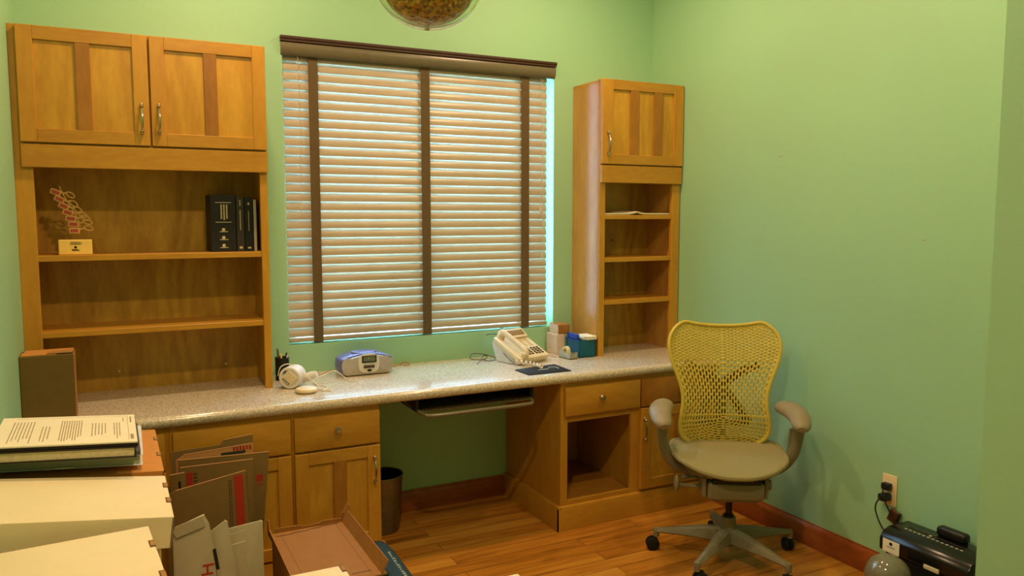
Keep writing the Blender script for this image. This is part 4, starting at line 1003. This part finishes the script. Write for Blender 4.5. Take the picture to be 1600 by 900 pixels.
def ex_F(t):
    b = bmn(); box(b, .026, .034, -.0006, 0, .58, .62, 0); box(b, .02, .03, -.0006, 0, .5, .56, 0); obj('dark_print', b, 'dark', t, False)
panel_thing('flattened_carton', 'narrow brown carton edge just right of the document box', 'cardboard', [(.42, .002), (.465, .002), (.467, .648), (.42, .645)], -.955, 0, extra=ex_F, group='flattened cartons')
# white cartons in front
def ex_H(t):
    b = bmn()
    for (a, c, e, g) in ((.080, .112, .471, .477), (.076, .108, .445, .451), (.090, .096, .451, .471)): prism(b, [(a, e), (c, e), (c, g), (a, g)], 'y', -.0006, 0)
    obj('red_letter', b, 'red', t, False)
    b = bmn(); prism(b, [(.117, .455), (.127, .455), (.118, .52), (.109, .518)], 'y', -.0006, 0); obj('hand_slot', b, 'black', t, False)
    b = bmn(); tube(b, smooth([(.028, -.0004, .604), (.042, -.0004, .598), (.048, -.0004, .585)], 4), .0016, 6); obj('cut_mark', b, 'dark', t, False)
    b = bmn(); mt = Matrix.Translation((0, -.004, 0))
    prism(b, [(.012, .572), (.088, .592), (.092, .598), (.082, .624), (.01, .604), (.004, .59)], 'y', -.005, -.0008); obj('folded_flap', b, 'cardg', t, False)
panel_thing('white_carton', 'white flattened carton with a folded top flap and a red letter', 'cardboard', [(.40, .002), (.53, .002), (.515, .5), (.503, .598), (.49, .626), (.41, .6), (.403, .585)], -1.34, -2, m='cardg', edge='cardw', extra=ex_H, group='white cartons')
panel_thing('white_carton', 'white carton flap with a slanted pointed top between the other two white cartons', 'cardboard', [(.49, .002), (.585, .002), (.575, .45), (.556, .585), (.548, .592), (.505, .565), (.495, .5)], -1.32, -2, m='cardg', edge='cardw', group='white cartons')
def ex_W(t):
    b = bmn(); prism(b, [(.03, .012), (.12, .012), (.118, .545), (.03, .532)], 'y', -.004, -.0005, bev=.0005); obj('inner_leaf', b, 'cardg', t, False)
    b = bmn(); prism(b, [(.05, .5), (.117, .508), (.117, .512), (.05, .504)], 'y', -.0046, -.004); obj('fold_line', b, 'cardw', t, False)
panel_thing('white_carton', 'widest white flattened carton, at the right of the white cartons', 'cardboard', [(.49, .002), (.657, .002), (.66, .56), (.653, .566), (.49, .552)], -1.29, -1, m='cardg', edge='cardw', extra=ex_W, group='white cartons')

# open brown mailer
mlb = thing('open_mailer_box', 'open tan die-cut mailer box with raised side flaps, right of the white cartons', 'box', (.87, -1.2, 0))
b = bmn(); box(b, .735, .99, -1.43, -.985, .002, .392, .003); obj('body', b, 'card', mlb)
b = bmn(); box(b, .73, 1.0, -1.45, -.98, .3935, .398, .001)
for (x0, x1, y) in ((.745, .80, -1.012), (.80, .855, -1.005), (.855, .90, -.998), (.90, .965, -.99)): box(b, x0, x1, y - .003, y + .001, .3978, .3985, 0, 1)
box(b, .762, .7635, -1.44, -1.02, .398, .3986, 0, 2); box(b, .955, .9565, -1.44, -1.0, .398, .3986, 0, 2); box(b, .90, .96, -1.412, -1.409, .398, .3986, 0, 1)
obj('inner_panel', b, ['card_t', 'dark', 'card_d'], mlb)
b = bmn()
prism(b, [(.745, .398), (.985, .398), (.982, .412), (.91, .414), (.905, .408), (.84, .406), (.835, .412), (.75, .414)], 'y', -.982, -.977); obj('back_flap', b, 'card_t', mlb)
b = bmn(); prism(b, [(-1.45, .396), (-.975, .396), (-.965, .446), (-.985, .448), (-1.0, .42), (-1.44, .405)], 'x', .724, .729); obj('side_flap', b, 'card_t', mlb)
b = bmn(); prism(b, [(.982, .3985), (.986, .3985), (1.006, .436), (1.002, .438)], 'y', -1.45, -.98); prism(b, [(.988, .414), (.992, .414), (1.014, .452), (1.010, .454)], 'y', -.98, -.945)
prism(b, [(.965, .3985), (1.0, .3985), (1.018, .425), (.982, .43)], 'y', -.975, -.97)
obj('side_flap', b, 'card_t', mlb)
b = bmn(); box(b, .885, 1.0, -1.5, -1.452, .385, .389, .001, 0); box(b, .9, .96, -1.47, -1.467, .389, .3896, 0, 1); obj('front_flap', b, ['card_t', 'red'], mlb)
# teal bag
bag = thing('teal_bag', 'dark teal fabric bag with lime piping beside the open mailer box', 'bag', (1.09, -1.2, 0))
b = bmn(); t_ = bmesh.new(); bmesh.ops.create_cube(t_, size=1); bmesh.ops.subdivide_edges(t_, edges=t_.edges[:], cuts=6, use_grid_fill=True)
for v in t_.verts:
    p = v.co*2; l = (abs(p.x)**5 + abs(p.y)**5 + abs(p.z)**5)**(1/5); q = p/l
    v.co = Vector((1.083 + q.x*.072, -1.18 + q.y*.275, .155 + q.z*.152 + .006*math.sin(q.y*4)*max(0, q.z)))
merge(b, t_); obj('body', b, 'bag', bag)
b = bmn(); pts = []
for k in range(15):
    y = -1.0 - k*.03; pts.append((1.128, y, .294 + .006*math.sin((y + 1.18)/.275*4)))
tube(b, pts, .0035, 6); obj('piping', b, 'lime', bag)
b = bmn()
rnd = random.Random(9)
for k in range(13):
    y = -1.12 - k*.016; x = 1.112; box(b, x - .004, x + rnd.uniform(.002, .008), y - rnd.uniform(.003, .006), y + .004, .3, .3075 + .006*math.sin((y + 1.18)/.275*4), .0005)
obj('printed_letters', b, 'folder', bag)
b = bmn(); tube(b, smooth([(1.06, -1.08, .295), (1.06, -1.12, .315), (1.06, -1.2, .318), (1.06, -1.28, .315), (1.06, -1.32, .295)], 5), .007, 8, sy=.5); obj('handle', b, 'bag', bag)
# two more white boxes at the bottom edge
file_box('white box lid corner in front of the open mailer box at the bottom edge', .778, -1.772, -2.08, .6, .43, 'cardw', 'cardw', slots=(-.02,), skirt=.05)
file_box('low white box at the bottom edge of the photo, right of the teal bag', 1.453, -1.452, -1.7, .3, 1.2, 'cardw', 'cardw', skirt=.05)

# ------------------------------------------------------------------ pendant lamp
PX, PY, PZ = 1.097, -1.6, 2.172
pl = thing('pendant_lamp', 'hanging pendant lamp with amber glass globe inside a clear glass shade', 'pendant lamp', (PX, PY, PZ))
b = bmn(); pr_ = [(.16*math.sin(rad(a)), -.155*math.cos(rad(a))) for a in range(0, 130, 6)]; pr_[0] = (0, -.155)
lathe(b, pr_, (PX, PY, PZ), 56); o = obj('clear_shade', b, 'shade', pl); sd = o.modifiers.new('thickness', 'SOLIDIFY'); sd.thickness = .004; sd.offset = -1
b = bmn(); pr_ = [(0, -.145)] + [(.14*math.sin(rad(a)), -.005 - .14*math.cos(rad(a))) for a in range(6, 172, 6)]
lathe(b, pr_, (PX, PY, PZ), 56); obj('amber_globe', b, 'amber', pl)
b = bmn(); lathe(b, [(0, .13), (.03, .13), (.032, .17), (.012, .19), (.006, .2), (0, .2)], (PX, PY, PZ), 28); obj('socket_cap', b, 'chrome', pl)
b = bmn(); tube(b, [(PX, PY, PZ + .19), (PX, PY, CEIL - .02)], .003, 8); obj('suspension_cord', b, 'black', pl)
b = bmn(); lathe(b, [(0, -.03), (.02, -.028), (.055, -.012), (.06, 0), (0, 0)], (PX, PY, CEIL), 32); obj('ceiling_rose', b, 'chrome', pl)
